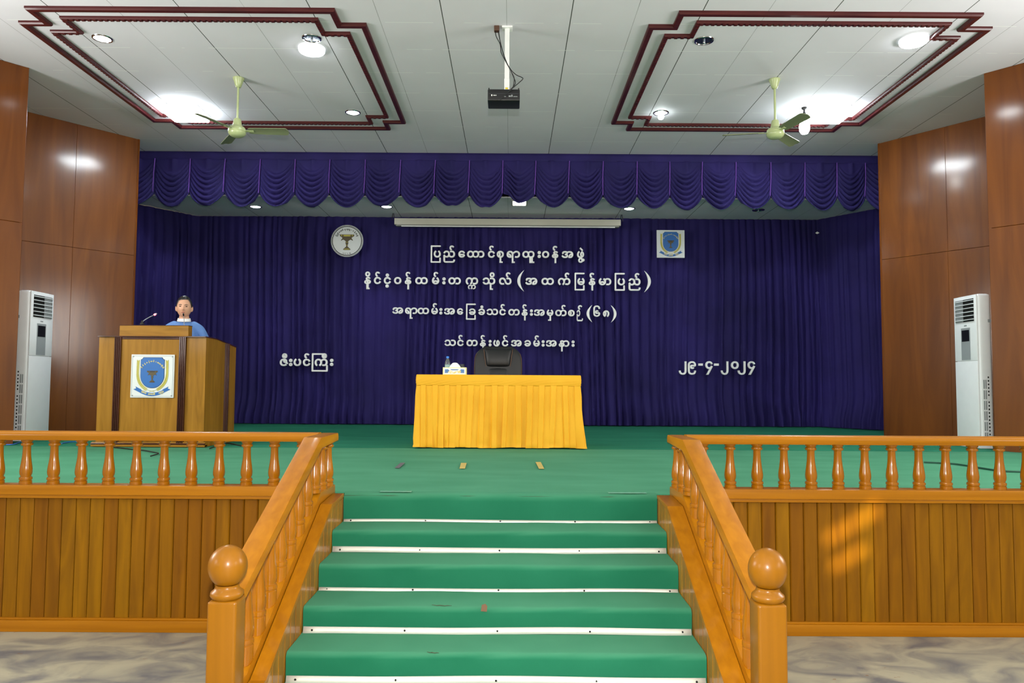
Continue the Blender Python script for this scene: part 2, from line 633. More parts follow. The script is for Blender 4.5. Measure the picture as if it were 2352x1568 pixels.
for i in range(n):
    xa, xb = x0 + (x1 - x0) * i / n, x0 + (x1 - x0) * (i + 1) / n
    xm = (xa + xb) / 2
    z = z0
    for g in sorted(slots, key=lambda q: q[1]):
        if abs(xm - g[0]) < g[2] / 2:
            zc = g[1] + (xm - g[0]) * 0.6
            sh.box(xa, xb, YW - 0.06, YW - 0.05, z, zc - g[3] / 2)
            z = zc + g[3] / 2
    sh.box(xa, xb, YW - 0.06, YW - 0.05, z, z1)
struct('sun_mask_1', sh, M_dark, 'added unseen sun mask with two slots in the hall wall behind the photographer')

# stage front panelling
for sx, xa, xb, nm, side in ((-1, -6.7, -1.19, 'wall_stage_front_left', 'lectern side'), (1, 1.09, 6.7, 'wall_stage_front_right', 'date side')):
    w = MB()
    pitch = 0.0872
    k0, k1 = math.floor(xa / pitch), math.ceil(xb / pitch)
    for k in range(k0, k1):
        a, b = max(xa, k * pitch) + 0.0015, min(xb, (k + 1) * pitch) - 0.0015
        if b - a < 0.01:
            continue
        y = FY + 0.012
        g = 0.006
        w.prism([(a, y + g), (a + g, y), (b - g, y), (b, y + g), (b, y + 0.03), (a, y + 0.03)], 0.02, 0.84, 'Z')
    w.box(xa, xb, y + 0.022, y + 0.06, 0, 0.84)
    struct(nm, w, M_wains, 'vertical varnished boards facing the stage front on the %s of the steps' % side)
    bb = MB().box(xa, xb, FY - 0.014, FY + 0.02, 0, 0.07, 0.004).box(xa, xb, FY - 0.004, FY + 0.02, 0.07, 0.082, 0.003)
    struct('baseboard_left' if sx < 0 else 'baseboard_right', bb, M_rail_x, 'low wooden skirting board under the stage panelling on the %s' % side, 40)

# stage carpets
def xlim(side, y):
    """how far the carpet can run before it meets the sawtooth side wall"""
    P = {-1: [(0, 6.58), (7.0, 6.58), (8.36, 5.43), (9.56, 6.47), (10.86, 5.40), (11.6, 7.0), (14, 7.0)],
         1: [(0, 6.48), (6.95, 6.48), (8.34, 5.29), (9.35, 6.39), (10.83, 5.295), (11.6, 7.0), (14, 7.0)]}[side]
    for (a, p), (b, q) in zip(P, P[1:]):
        if a <= y <= b:
            return p + (q - p) * (y - a) / (b - a) - 0.03
    return 5.3


def carpet(name, y0, y1, z, mat, label):
    def fn(u, v):
        y = y0 + (y1 - y0) * v
        a, b = -xlim(-1, y), xlim(1, y)
        return (a + (b - a) * u, y, z + 0.002 * math.sin(9 * u) * math.sin(17 * v))
    o = MB().grid(fn, 60, 64).build(name, mat, None, 30, 0.008)
    return tag(o, label, 'carpet', 'carpet rolls on the stage')


carpet('carpet_roll', FY + 0.085, 8.19, ST - 0.008, M_carpet_front, 'dusty pale green carpet roll along the front edge of the stage')
carpet('carpet_roll', 8.20, 10.03, ST - 0.006, M_carpet_back, 'deep green carpet roll under the yellow table')
carpet('carpet_roll', 10.04, 13.45, ST - 0.008, M_carpet_back, 'deep green carpet roll reaching under the purple curtain')

# ---------------------------------------------------------------- stairs
SXL, SXR = -1.034, 0.916
NOSE = [(4.76, 0.85), (4.473, 0.677), (4.173, 0.552), (3.873, 0.413), (3.59, 0.285), (3.30, 0.15)]
stairs = thing('staircase', (-0.06, 3.9, 0), 'carpeted wooden steps climbing to the middle of the stage', 'stairs')
prof = []
for k, (y, z) in enumerate(NOSE):
    zb = NOSE[k + 1][1] if k + 1 < len(NOSE) else 0.0
    prof += [(y, z), (y, zb)]
body = [(FY + 0.04, 0.0), (FY + 0.04, ST - 0.014)] + [(y + 0.012, z - 0.012) for y, z in prof]
body[-1] = (body[-1][0], 0.0)
MB().prism(body, SXL + 0.002, SXR - 0.002, 'X').build('step_base', M_dark, stairs)


def stair_carpet():
    # rounded nosing, slightly rumpled
    path = [(FY + 0.085, ST + 0.004)]
    for k, (y, z) in enumerate(NOSE):
        zb = NOSE[k + 1][1] if k + 1 < len(NOSE) else 0.004
        r = 0.028 if k else 0.045
        path.append((y + r, z))
        for q in range(1, 6):
            a = PI / 2 * q / 6
            path.append((y + r - r * math.sin(a), z - r + r * math.cos(a)))
        path.append((y, z - r))
        path.append((y + 0.002, (z + zb) / 2))
        path.append((y + 0.003, zb + 0.004))
        if k + 1 < len(NOSE):
            ny = NOSE[k + 1][0]
            for q in (0.33, 0.66):
                path.append((y + (ny - y) * q, zb + 0.001))
    rnd = random.Random(3)
    ph = [(rnd.uniform(0, 6), rnd.uniform(0, 6)) for _ in path]
    m = MB()
    nx = 80

    def fn(u, v):
        j = round(v * (len(path) - 1))
        y, z = path[j]
        x = SXL + (SXR - SXL) * u
        k = j / 11.0
        e = 0.003 * math.sin(4.3 * x + 2.1 * k) + 0.0022 * math.sin(9.7 * x + 5.0 * k + 1.3)
        return (x, y - abs(e) * 0.9, z + abs(e) * 0.5)
    m.grid(fn, nx, len(path) - 1)
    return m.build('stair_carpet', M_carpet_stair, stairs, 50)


stair_carpet()
for k in range(5):
    y = NOSE[k][0]
    zb = NOSE[k + 1][1]
    h = (0.014, 0.03, 0.015, 0.03, 0.032)[k]
    m = MB()
    m.grid(lambda u, v: (SXL + 0.006 + (SXR - SXL - 0.012) * u, y - 0.008 - 0.012 * (1 - v) + 0.003 * math.sin(4 * u * 3 + k * 2), zb + 0.004 + h * v + 0.0025 * math.sin(7 * u + k)), 30, 2)
    st = m.build('metal_strip', M_alu, stairs, 60, 0.003)
    for q in range(5):
        x = SXL + 0.05 + (SXR - SXL - 0.1) * q / 4
        MB().lathe([(0.0055, 0), (0.004, -0.003)], (x, y - 0.0165, zb + 0.004 + h * 0.5), 8, 'Y').build('screw', M_hole, st)
tear = MB()
p = at(1112, 1394, Y=3.868)
tear.prism([(p.x - 0.016, p.z - 0.018), (p.x + 0.014, p.z - 0.02), (p.x + 0.016, p.z + 0.006), (p.x + 0.006, p.z + 0.018), (p.x - 0.012, p.z + 0.012)], 3.8605, 3.8675, 'Y')
tear.build('carpet_tear_fold', plain('bare_wood_in_tear', srgb(112, 84, 62), 0.8), stairs)['label'] = 'small brown hole worn in the carpet'
for x, y, w_ in ((1015, 1389, 0.05), (995, 1497, 0.028)):  # dark tubes stand for the shade of faint carpet folds
    q = at(x, y, Y=3.868 if y < 1400 else 3.584)
    tr = MB().tube([(q.x - w_, q.y - 0.008, q.z + 0.004), (q.x - w_ * 0.5, q.y - 0.005, q.z - 0.001), (q.x - w_ * 0.2, q.y - 0.008, q.z + 0.001), (q.x + w_ * 0.3, q.y - 0.006, q.z - 0.002), (q.x + w_ * 0.6, q.y - 0.008, q.z), (q.x + w_, q.y - 0.007, q.z - 0.001)], [0.001, 0.002, 0.0026, 0.0022, 0.002, 0.0008], 6)
    tr.build('carpet_tear_fold', plain('fold_shade', srgb(60, 74, 52), 0.9), stairs)

# cheeks of the stairs with their sloping caps
TOPL = [(FY, 0.828), (4.445, 0.81), (3.30, 0.245), (3.18, 0.245)]
for sx in (-1, 1):
    xi = SXL - 0.002 if sx < 0 else SXR + 0.002
    xo = xi + sx * (0.062 if sx < 0 else 0.087)
    m = MB()
    pitch = 0.0872
    for k in range(math.floor(3.18 / pitch), math.ceil(FY / pitch)):
        a, b = max(3.18, k * pitch), min(FY, (k + 1) * pitch)
        if b - a < 0.01:
            continue

        def top(y):
            for (y1, z1), (y0, z0) in zip(TOPL, TOPL[1:]):
                if y0 <= y <= y1:
                    return z0 + (z1 - z0) * (y - y0) / (y1 - y0)
            return TOPL[-1][1]
        g = 0.0016
        m.prism([(a + g, 0.0), (b - g, 0.0), (b - g, top(b) - 0.002), (a + g, top(a) - 0.002)], min(xi, xo), max(xi, xo), 'X', 0.0025, 1)
    m.build('stringer', M_cheek, stairs)
    t = 0.024
    cap = [(y, z) for y, z in TOPL] + [(y, z + t) for y, z in TOPL[::-1]]
    cap[len(TOPL)] = (3.18, 0.245 + t)
    MB().prism(cap, xi - sx * 0.004 if sx > 0 else xi - 0.064, xi + 0.0885 if sx > 0 else xi + 0.004, 'X', 0.004).build('stringer_cap', M_rail_y, stairs, 40)

# ---------------------------------------------------------------- balustrades
def baluster_mb(c, h, base=0.0, low=0.0):
    """turned post; base: extra plain length at the foot, low: how far the foot sinks into a sloping rail"""
    P = [(0.0, .0355), (.07, .0365), (.082, .032), (.093, .032), (.1, .0365), (.125, .0375), (.152, .0365), (.163, .030), (.185, .0298), (.225, .0345), (.28, .0362), (.34, .0352),
         (.42, .032), (.52, .0278), (.62, .0247), (.72, .0232), (.82, .0228), (.855, .0235), (.865, .0325), (.89, .0345), (.915, .033), (.928, .0275), (.94, .0275), (.95, .0325), (.97, .0345), (1.0, .034)]
    m = MB()
    hh = h - base
    prof = [(0.0355, -low)] + [(r, base + t * hh) for t, r in P]
    m.lathe(prof, c, 20)
    return m


def balustrade(sx, xc, xs, x_end, label):
    root = thing('balustrade', (xc, FY, 0), label, 'railing', 'balustrades along the stage front')
    xa, xb = min(xc + sx * 0.05, x_end), max(xc + sx * 0.05, x_end)
    # rail and sill along the stage front
    prof = [(4.712, 1.172), (4.706, 1.185), (4.704, 1.2), (4.706, 1.212), (4.716, 1.222), (4.735, 1.227), (4.785, 1.227), (4.804, 1.222), (4.814, 1.212), (4.816, 1.2), (4.814, 1.185), (4.808, 1.172)]
    MB().prism(prof, xa, xb, 'X').build('handrail', M_rail_x, root, 40)
    sill = MB().box(xa, xb, 4.705, 4.825, 0.838, 0.898, 0.006).box(xa, xb, 4.725, FY + 0.02, 0.815, 0.838, 0.006)
    sill.build('bottom_rail', M_rail_x, root, 40)
    # sloping rail beside the steps: outline in the Y-Z plane
    top = [(4.83, 1.225), (4.40, 1.222), (3.17, 0.675)]
    rail = [(4.835, 1.20), (4.825, 1.222), (4.40, 1.222), (3.17, 0.687), (3.17, 0.630), (4.41, 1.168), (4.835, 1.168)]
    m = MB().prism(rail, xc - 0.052, xc + 0.052, 'X', 0.009, 2)
    m.build('handrail', M_rail_y, root, 40)
    base = [(4.835, 0.89), (4.825, 0.898), (4.46, 0.898), (3.27, 0.300), (3.12, 0.300), (3.12, 0.235), (3.285, 0.235), (4.47, 0.83), (4.835, 0.83)]
    MB().prism(base, xc - 0.036, xc + 0.036, 'X', 0.006, 2).build('bottom_rail', M_rail_y, root, 40)
    MB().prism([(3.18, 0.0), (4.70, 0.0), (4.70, 0.825), (4.475, 0.825), (3.29, 0.232), (3.18, 0.232)], xc - 0.03, xc + 0.03, 'X').build('string_board', M_cheek, root)
    first = None
    for x in xs:
        if first is None:
            first = baluster_mb((x, 4.765, 0.897), 0.276).build('baluster', M_turned, root, 35)
            x0 = x
            continue
        c = first.copy()
        COL.objects.link(c)
        c.parent = root
        c.location = (x - x0, 0, 0)
    for k in range(3):
        c = first.copy()
        COL.objects.link(c)
        c.parent = root
        c.location = (xc - x0, (4.775, 4.61, 4.45)[k] - 4.765, 0)
    for k in range(8):
        y = 4.285 - 0.157 * k
        zb = 0.898 - 0.5025 * (4.46 - y)
        zt = 1.168 - 0.4345 * (4.41 - y) + 0.012
        baluster_mb((xc, y, zb), zt - zb, 0.018 + 0.004 * k, 0.02).build('baluster', M_turned, root, 35)
    # newel post with a ball
    ny, nx = 3.115, xc
    post = MB().box(nx - 0.058, nx + 0.058, ny - 0.058, ny + 0.058, 0, 0.665, 0.012, 3)
    np_ = post.build('newel_post', M_newel, root, 40)
    zb = 0.66
    MB().lathe([(0.046, zb), (0.058, zb + 0.008), (0.066, zb + 0.02), (0.064, zb + 0.032), (0.052, zb + 0.042), (0.045, zb + 0.052), (0.046, zb + 0.06)], (nx, ny, 0), 28).build('collar', M_newel, np_, 60)
    R = 0.0765
    ball = [(R * math.sin(PI * (0.17 + 0.83 * t / 18)) if t < 18 else 0.0006, zb + 0.132 - R * 1.1 * math.cos(PI * (0.17 + 0.83 * t / 18))) for t in range(19)]
    MB().lathe(ball, (nx, ny, 0), 32).build('ball_finial', M_newel, np_, 60)
    return root


bl = balustrade(-1, -1.14, [-1.30 - 0.1717 * k for k in range(16)], -6.68, 'orange varnished balustrade on the lectern side of the steps')
br = balustrade(1, 1.045, [1.205 + 0.1684 * k for k in range(16)], 6.68, 'orange varnished balustrade on the side of the steps away from the lectern')
# ---------------------------------------------------------------- ceiling frames
def ring(poly, w, t, z, name, label, bead=False):
    """mitred moulding that follows a closed right-angled outline on the ceiling"""
    n = len(poly)
    area = sum(poly[i][0] * poly[(i + 1) % n][1] - poly[(i + 1) % n][0] * poly[i][1] for i in range(n))
    if area < 0:
        poly = poly[::-1]

    def inset(d):
        out = []
        for i in range(n):
            p0, p1, p2 = (Vector(poly[(i + k) % n]) for k in (-1, 0, 1))
            a, b = (p1 - p0).normalized(), (p2 - p1).normalized()
            na, nb = Vector((-a.y, a.x)), Vector((-b.y, b.x))
            out.append(p1 + (na + nb) * d)
        return out
    prof = [(0, 0), (0, -t * 0.6), (w * 0.15, -t), (w * 0.85, -t), (w, -t * 0.6), (w, 0)]
    m = MB()
    rows = [[m.v((p.x, p.y, z + dz)) for p in inset(d)] for d, dz in prof]
    for a, b in zip(rows, rows[1:]):
        for i in range(n):
            m.face([a[i], a[(i + 1) % n], b[(i + 1) % n], b[i]])
    if bead:
        mid = inset(w / 2)
        for i in range(n):
            a, b = mid[i], mid[(i + 1) % n]
            L = (b - a).length
            k = max(1, int(L / 0.055))
            d = (b - a) / k
            for q in range(k):
                c = a + d * (q + 0.5)
                ln, wd_ = 0.016, w * 0.3
                hx, hy = (ln, wd_) if abs(d.x) > abs(d.y) else (wd_, ln)
                m.box(c.x - hx, c.x + hx, c.y - hy, c.y + hy, z - t - 0.008, z - t + 0.002)
    o = m.build(name, M_ring, None, 30)
    return tag(o, label, 'moulding', 'maroon mouldings on the ceiling')


def notch(xs, ys):
    (a, b, c, d), (e, f, g, h) = xs, ys
    return [(b, e), (c, e), (c, f), (d, f), (d, g), (c, g), (c, h), (b, h), (b, g), (a, g), (a, f), (b, f)]


ring(notch((-4.846, -4.603, -1.68, -1.436), (6.945, 7.235, 10.045, 10.30)), 0.062, 0.035, CZ, 'ceiling_moulding', 'outer maroon notched frame on the ceiling over the lectern side')
ring(notch((-4.65, -4.385, -1.885, -1.635), (7.135, 7.425, 9.84, 10.09)), 0.05, 0.03, CZ, 'ceiling_moulding', 'inner beaded maroon frame on the ceiling over the lectern side', True)
ring(notch((1.329, 1.567, 4.445, 4.702), (6.95, 7.225, 10.01, 10.265)), 0.062, 0.035, CZ, 'ceiling_moulding', 'outer maroon notched frame on the ceiling away from the lectern')
ring(notch((1.525, 1.78, 4.255, 4.507), (7.14, 7.425, 9.80, 10.07)), 0.05, 0.03, CZ, 'ceiling_moulding', 'inner beaded maroon frame on the ceiling away from the lectern', True)


# ---------------------------------------------------------------- lamps
def downlight(x, y, z, lit, label, r=0.085, deep=False):
    t = thing('downlight', (x, y, z), label, 'ceiling light', 'recessed downlights')
    m = MB()
    m.lathe([(r - 0.006, -0.002), (r - 0.002, -0.010), (r + 0.012, -0.008), (r + 0.016, -0.001)], (x, y, z), 32)
    bmesh.ops.delete(m.bm, geom=[f for f in m.bm.faces if len(f.verts) > 4], context='FACES')
    m.build('rim', M_steel, t, 40)
    if lit:
        MB().lathe([(r - 0.004, -0.004), (r * 0.7, -0.012), (0.001, -0.015)], (x, y, z), 32).build('lamp', M_down, t, 60)
    else:
        m = MB()
        m.lathe([(r - 0.004, -0.003), (r * 0.86, -0.0025), (r * 0.4, -0.002), (0.001, -0.002)], (x, y, z), 32)
        m.build('reflector', plain('dim_reflector', srgb(110, 120, 132), 0.2, 0.9), t, 60)
        MB().lathe([(0.012, -0.003), (0.014, -0.02), (0.009, -0.032), (0.002, -0.036)], (x, y, z), 16).build('bulb', M_steel, t, 60)
    return t


for px, py, z, lit, lab in (
        (235, 88, CZ, True, 'lit round downlight in the outer near corner of the ceiling frame over the lectern'),
        (716, 88, CZ, False, 'unlit chrome downlight beside the round LED disc on the lectern side'),
        (810.5, 258, CZ, True, 'lit downlight in the inner far corner of the frame over the lectern side'),
        (1617, 93, CZ, False, 'unlit chrome downlight in the inner near corner of the frame away from the lectern'),
        (587, 474, SZ, True, 'lit downlight below the swags on the stage ceiling nearest the lectern'),
        (888, 474, SZ, True, 'lit downlight on the stage ceiling above the round white seal'),
        (1445, 478.5, SZ, True, 'lit downlight on the stage ceiling beyond the end of the screen case'),
        (1742, 482, SZ, False, 'unlit downlight on the stage ceiling half hidden by a purple swag')):
    q = at(px, py, Z=z)
    downlight(q.x, q.y, z, lit, lab)
q = at(1518, 259, Z=CZ)
t = downlight(q.x, q.y, CZ, True, 'bright downlight with a bare bulb in the inner far corner away from the lectern')
MB().lathe([(0.02, -0.01), (0.034, -0.03), (0.04, -0.055), (0.03, -0.08), (0.004, -0.092)], (q.x, q.y, CZ), 20).build('bulb', M_bulb, t, 60)
for px, py, lab in ((716, 119, 'bright round LED disc on the ceiling over the lectern side'), (2099, 99, 'bright round LED disc on the ceiling above the wall away from the lectern')):
    q = at(px, py, Z=CZ - 0.04)
    t = thing('led_disc_light', (q.x, q.y, CZ), lab, 'ceiling light', 'round LED discs')
    MB().lathe([(0.124, -0.037), (0.136, -0.034), (0.139, -0.02), (0.139, 0.0)], (q.x, q.y, CZ), 40).build('housing', M_glow, t, 40)
    MB().lathe([(0.126, -0.034), (0.124, -0.043), (0.001, -0.046)], (q.x, q.y, CZ), 40).build('diffuser', M_disc, t, 60)
for (px, py), lab in (((425, 265), 'bright square LED panel at the corner of the ceiling frame over the lectern'), ((1904, 269), 'bright square LED panel at the corner of the ceiling frame beside the hanging bulb')):
    q = at(px, py, Z=CZ - 0.07)
    t = thing('led_panel_light', (q.x, q.y, CZ), lab, 'ceiling light', 'square LED panels')
    s = 0.235
    MB().box(q.x - s, q.x + s, q.y - s, q.y + s, CZ - 0.055, CZ, 0.012).build('housing', M_glow, t, 40)
    m = MB()
    m.box(q.x - s + 0.004, q.x + s - 0.004, q.y - s + 0.004, q.y + s - 0.004, CZ - 0.085, CZ - 0.055, 0.02, 3)
    m.build('diffuser', M_led, t, 40)
# recess in the stage ceiling
q = at(1193, 463, Z=SZ)
t = thing('recessed_box_light', (q.x, q.y, SZ), 'square box light in the stage ceiling behind the middle swag', 'ceiling light')
fr = MB()
hx = 0.125
fr.box(q.x - hx, q.x + hx, q.y - 0.16, q.y - 0.14, SZ - 0.03, SZ).box(q.x - hx, q.x + hx, q.y + 0.14, q.y + 0.16, SZ - 0.03, SZ)
fr.box(q.x - hx, q.x - hx + 0.02, q.y - 0.14, q.y + 0.14, SZ - 0.03, SZ).box(q.x + hx - 0.02, q.x + hx, q.y - 0.14, q.y + 0.14, SZ - 0.03, SZ)
fr.build('frame', M_screen, t)
MB().box(q.x - 0.1, q.x + 0.1, q.y - 0.02, q.y + 0.135, SZ - 0.012, SZ - 0.004).build('diffuser', M_down, t)
# hanging bulb
q = at(1847, 247, Z=CZ)
t = thing('hanging_bulb', (q.x, q.y, CZ), 'glowing oval bulb hanging under the ceiling beside the fan', 'light bulb')
MB().lathe([(0.035, 0.0), (0.03, -0.02), (0.012, -0.03), (0.012, -0.06), (0.024, -0.07), (0.026, -0.12), (0.022, -0.13)][::-1], (q.x, q.y, CZ), 20).build('socket', M_black, t, 40)
MB().lathe([(0.026, -0.13), (0.034, -0.16), (0.056, -0.2), (0.066, -0.25), (0.06, -0.3), (0.04, -0.335), (0.002, -0.345)][::-1], (q.x, q.y, CZ), 24).build('bulb', M_bulb, t, 60)

# unseen lamps added behind the photographer for ambient light, the same discs in rows
for k, (x, y) in enumerate(((-3.2, 1.0), (3.0, 1.0), (-3.2, -3.5), (3.0, -3.5))):
    t = thing('led_disc_light', (x, y, CZ), 'added unseen LED disc on the hall ceiling behind the photographer', 'ceiling light', 'added LED fill discs behind the photographer')
    MB().lathe([(0.135, -0.04), (0.15, -0.036), (0.155, -0.02), (0.155, 0.0)], (x, y, CZ), 24).build('housing', M_white, t, 40)
    MB().lathe([(0.136, -0.036), (0.134, -0.043), (0.001, -0.046)], (x, y, CZ), 24).build('diffuser', M_disc, t, 60)


# ---------------------------------------------------------------- ceiling fans
def fan(px, py, angles, label):
    c = at(px, py, Z=CZ)
    t = thing('ceiling_fan', c, label, 'ceiling fan', 'cream ceiling fans')
    X, Y = c.x, c.y
    MB().lathe([(0.02, -0.115), (0.03, -0.108), (0.042, -0.075), (0.052, -0.04), (0.062, -0.02), (0.064, -0.004), (0.06, 0.0)], (X, Y, CZ), 28).build('canopy', M_cream, t, 40)
    MB().lathe([(0.0125, -0.5), (0.0125, -0.09)], (X, Y, CZ), 14).build('downrod', M_cream, t, 60)
    MB().lathe([(0.03, -0.695), (0.06, -0.692), (0.08, -0.68), (0.096, -0.66), (0.099, -0.645), (0.0955, -0.641), (0.0955, -0.637), (0.099, -0.633), (0.098, -0.612), (0.0935, -0.608), (0.0935, -0.604), (0.094, -0.598), (0.08, -0.582),
                (0.058, -0.57), (0.052, -0.566), (0.052, -0.56), (0.05, -0.555), (0.042, -0.5), (0.036, -0.485), (0.016, -0.478), (0.013, -0.47)], (X, Y, CZ), 36).build('motor', M_cream, t, 30)
    zb = CZ - 0.622
    for a in angles:
        a = math.radians(a)
        R = Matrix.Translation((X, Y, zb)) @ Matrix.Rotation(a, 4, 'Z') @ Matrix.Rotation(math.radians(-15), 4, 'X')
        m = MB()
        m.M = R
        n = 24
        top, bot = [], []
        pts = []
        for i in range(n + 1):
            u = i / n
            r = 0.13 + 0.455 * u
            w = 0.056 + 0.012 * u
            if u > 0.93:
                w *= math.sqrt(max(0.0, 1 - ((u - 0.93) / 0.07) ** 2 * 0.8))
            if u < 0.06:
                w *= 0.75 + u * 4
            pts.append((r, w))
        for s in (1, -1):
            rows = [[m.v((r, w * q / 3, 0.0035 * s + 0.006 * (1 - (q / 3) ** 2))) for q in range(-3, 4)] for r, w in pts]
            for p0, p1 in zip(rows, rows[1:]):
                for q in range(6):
                    m.face([p0[q], p0[q + 1], p1[q + 1], p1[q]])
            (top if s > 0 else bot).extend(rows)
        for q in (0, 6):
            for k in range(n):
                m.face([top[k][q], top[k + 1][q], bot[k + 1][q], bot[k][q]])
        for k in (0, n):
            for q in range(6):
                m.face([top[k][q], top[k][q + 1], bot[k][q + 1], bot[k][q]])
        b = m.build('blade', M_blade, t, 40)
        m = MB()
        m.M = R
        m.box(0.085, 0.19, -0.018, 0.018, -0.008, -0.002, 0.002, 1)
        m.build('blade_arm', M_cream, b)
    return t


fan(548, 179, (3, 123, 246), 'cream green ceiling fan beside the square panel over the lectern side')
fan(1779, 182, (168, 48, 284), 'cream green ceiling fan beside the hanging bulb')

# ---------------------------------------------------------------- projector
c = at(1165, 64, Z=CZ)
t = thing('projector_mount', c, 'white pole mount fixed to the middle of the ceiling', 'projector mount')
MB().box(c.x - 0.052, c.x + 0.052, c.y - 0.052, c.y + 0.052, CZ - 0.016, CZ, 0.004).build('ceiling_plate', M_white, t)
MB().box(c.x - 0.023, c.x + 0.023, c.y - 0.023, c.y + 0.023, CZ - 0.53, CZ - 0.012, 0.003).build('pole', M_white, t)
MB().box(c.x - 0.026, c.x + 0.026, c.y - 0.028, c.y + 0.026, CZ - 0.66, CZ - 0.52, 0.008).box(c.x - 0.06, c.x + 0.06, c.y - 0.05, c.y + 0.05, CZ - 0.6665, CZ - 0.65, 0.004).build('bracket', M_white, t)
MB().box(c.x - 0.014, c.x + 0.012, c.y - 0.0292, c.y - 0.0282, CZ - 0.632, CZ - 0.615).build('sticker', plain('yellow_sticker', srgb(226, 206, 40), 0.5), t)
zt = CZ - 0.667
pj = thing('projector', (c.x, c.y, zt), 'black projector hanging upside down from the white ceiling pole', 'projector')
x0, x1 = at(1120, 210, Y=c.y - 0.12).x, at(1194, 210, Y=c.y - 0.12).x
yy0, yy1 = c.y - 0.12, c.y + 0.11
zb = zt - 0.115
MB().box(x0, x1, yy0, yy1, zb, zt, 0.012, 3).build('body', M_black, pj, 40)
m = MB()
for x in (x0 + 0.012, x1 - 0.012):
    m.lathe([(0.006, 0), (0.006, 0.02)], (x, yy0 + 0.02, zt - 0.004), 10)
m.build('foot', M_black, pj)
MB().box(x0 + 0.01, x0 + 0.3, yy0 - 0.002, yy0 + 0.004, zt - 0.05, zt - 0.042).build('panel_line', plain('dark_seam', srgb(40, 42, 46), 0.5), pj)
cn = MB()
for k, (dx, w, h) in enumerate(((0.16, 0.006, 0.008), (0.172, 0.006, 0.006), (0.215, 0.01, 0.012), (0.236, 0.006, 0.02), (0.27, 0.02, 0.005))):
    cn.box(x0 + dx - w, x0 + dx + w, yy0 - 0.004, yy0 + 0.002, zt - 0.078, zt - 0.078 + h)
cn.build('connector', M_grey, pj)
lg = MB()
lg.prism([(x0 + 0.035, zt - 0.066), (x0 + 0.035, zt - 0.056), (x0 + 0.047, zt - 0.056), (x0 + 0.047, zt - 0.066), (x0 + 0.041, zt - 0.073)], yy0 - 0.0025, yy0 + 0.002, 'Y')
for k in (0.056, 0.066, 0.078):
    lg.box(x0 + k, x0 + k + 0.008, yy0 - 0.0025, yy0 + 0.002, zt - 0.067, zt - 0.06)
lg.build('emblem', M_white, pj)
MB().lathe([(0.034, 0), (0.036, 0.01), (0.03, 0.02), (0.022, 0.012)], (x0 + 0.21, yy1 - 0.004, zt - 0.055), 24, 'Y').build('lens', M_hole, pj, 40)
# cables
cb = thing('projector_cable', at(1141, 60, Z=CZ), 'black cables looping from the ceiling to the projector', 'cable')
q = at(1141, 61, Z=CZ)
MB().box(q.x - 0.026, q.x + 0.026, q.y - 0.03, q.y + 0.03, CZ - 0.05, CZ, 0.006).build('junction_box', plain('brown_junction', srgb(84, 56, 40), 0.6), cb)


def spline(pts, n=8):
    pts = [Vector(p) for p in pts]
    P = [pts[0]] + pts + [pts[-1]]
    out = []
    for i in range(1, len(P) - 2):
        for k in range(n):
            u = k / n
            a, b, c_, d = P[i - 1], P[i], P[i + 1], P[i + 2]
            out.append(0.5 * ((2 * b) + (c_ - a) * u + (2 * a - 5 * b + 4 * c_ - d) * u * u + (3 * b - a - 3 * c_ + d) * u ** 3))
    out.append(pts[-1])
    return out


yc = c.y - 0.07
for path in ([(1137, 68), (1140, 84), (1149, 102), (1151, 120), (1161, 140), (1172, 160), (1180, 178), (1184, 190), (1178, 200), (1170, 208)],
             [(1144, 68), (1147, 86), (1152, 108), (1158, 130), (1166, 148), (1175, 162), (1186, 172), (1197, 177), (1201, 181), (1192, 190), (1180, 200), (1160, 218), (1149, 229)],
             [(1145, 69), (1149, 96), (1156, 122), (1164, 144), (1174, 164), (1181, 180), (1179, 198), (1174, 206)]):
    pts = []
    for k, (px, py) in enumerate(path):
        u = k / (len(path) - 1)
        pts.append(at(px, py, Y=q.y + (yy0 - 0.02 - q.y) * min(1, u * 2.0)))
    MB().tube(spline(pts, 5), 0.0042, 8).build('cable', M_black, cb, 60)

# ---------------------------------------------------------------- screen case
YS = 12.72
a, b = at(907, 501, Y=YS), at(1425, 506.5, Y=YS)
zt, zb = a.z - 0.01, at(1165, 523, Y=YS).z
t = thing('projection_screen', ((a.x + b.x) / 2, YS, zb), 'long pale case of a rolled-up projection screen above the lettering', 'projection screen')
MB().box(a.x, b.x, YS - 0.06, YS + 0.06, zb + 0.035, zt, 0.008).build('case', M_screen, t)
MB().box(a.x + 0.03, b.x - 0.03, YS - 0.055, YS + 0.04, zb + 0.012, zb + 0.035).build('lower_lip', plain('case_lip', srgb(120, 122, 114), 0.5), t)
MB().box(a.x + 0.12, b.x - 0.1, YS - 0.062, YS - 0.04, zb, zb + 0.013).build('bottom_bar', M_white, t)
for x in (a.x - 0.03, b.x + 0.01):
    MB().tube([(x, YS - 0.03, SZ), (x - 0.02, YS - 0.03, zt - 0.03), (x + 0.03, YS - 0.03, zt - 0.03), (x + 0.012, YS - 0.03, SZ)], 0.006, 6).build('hanger', M_black, t)


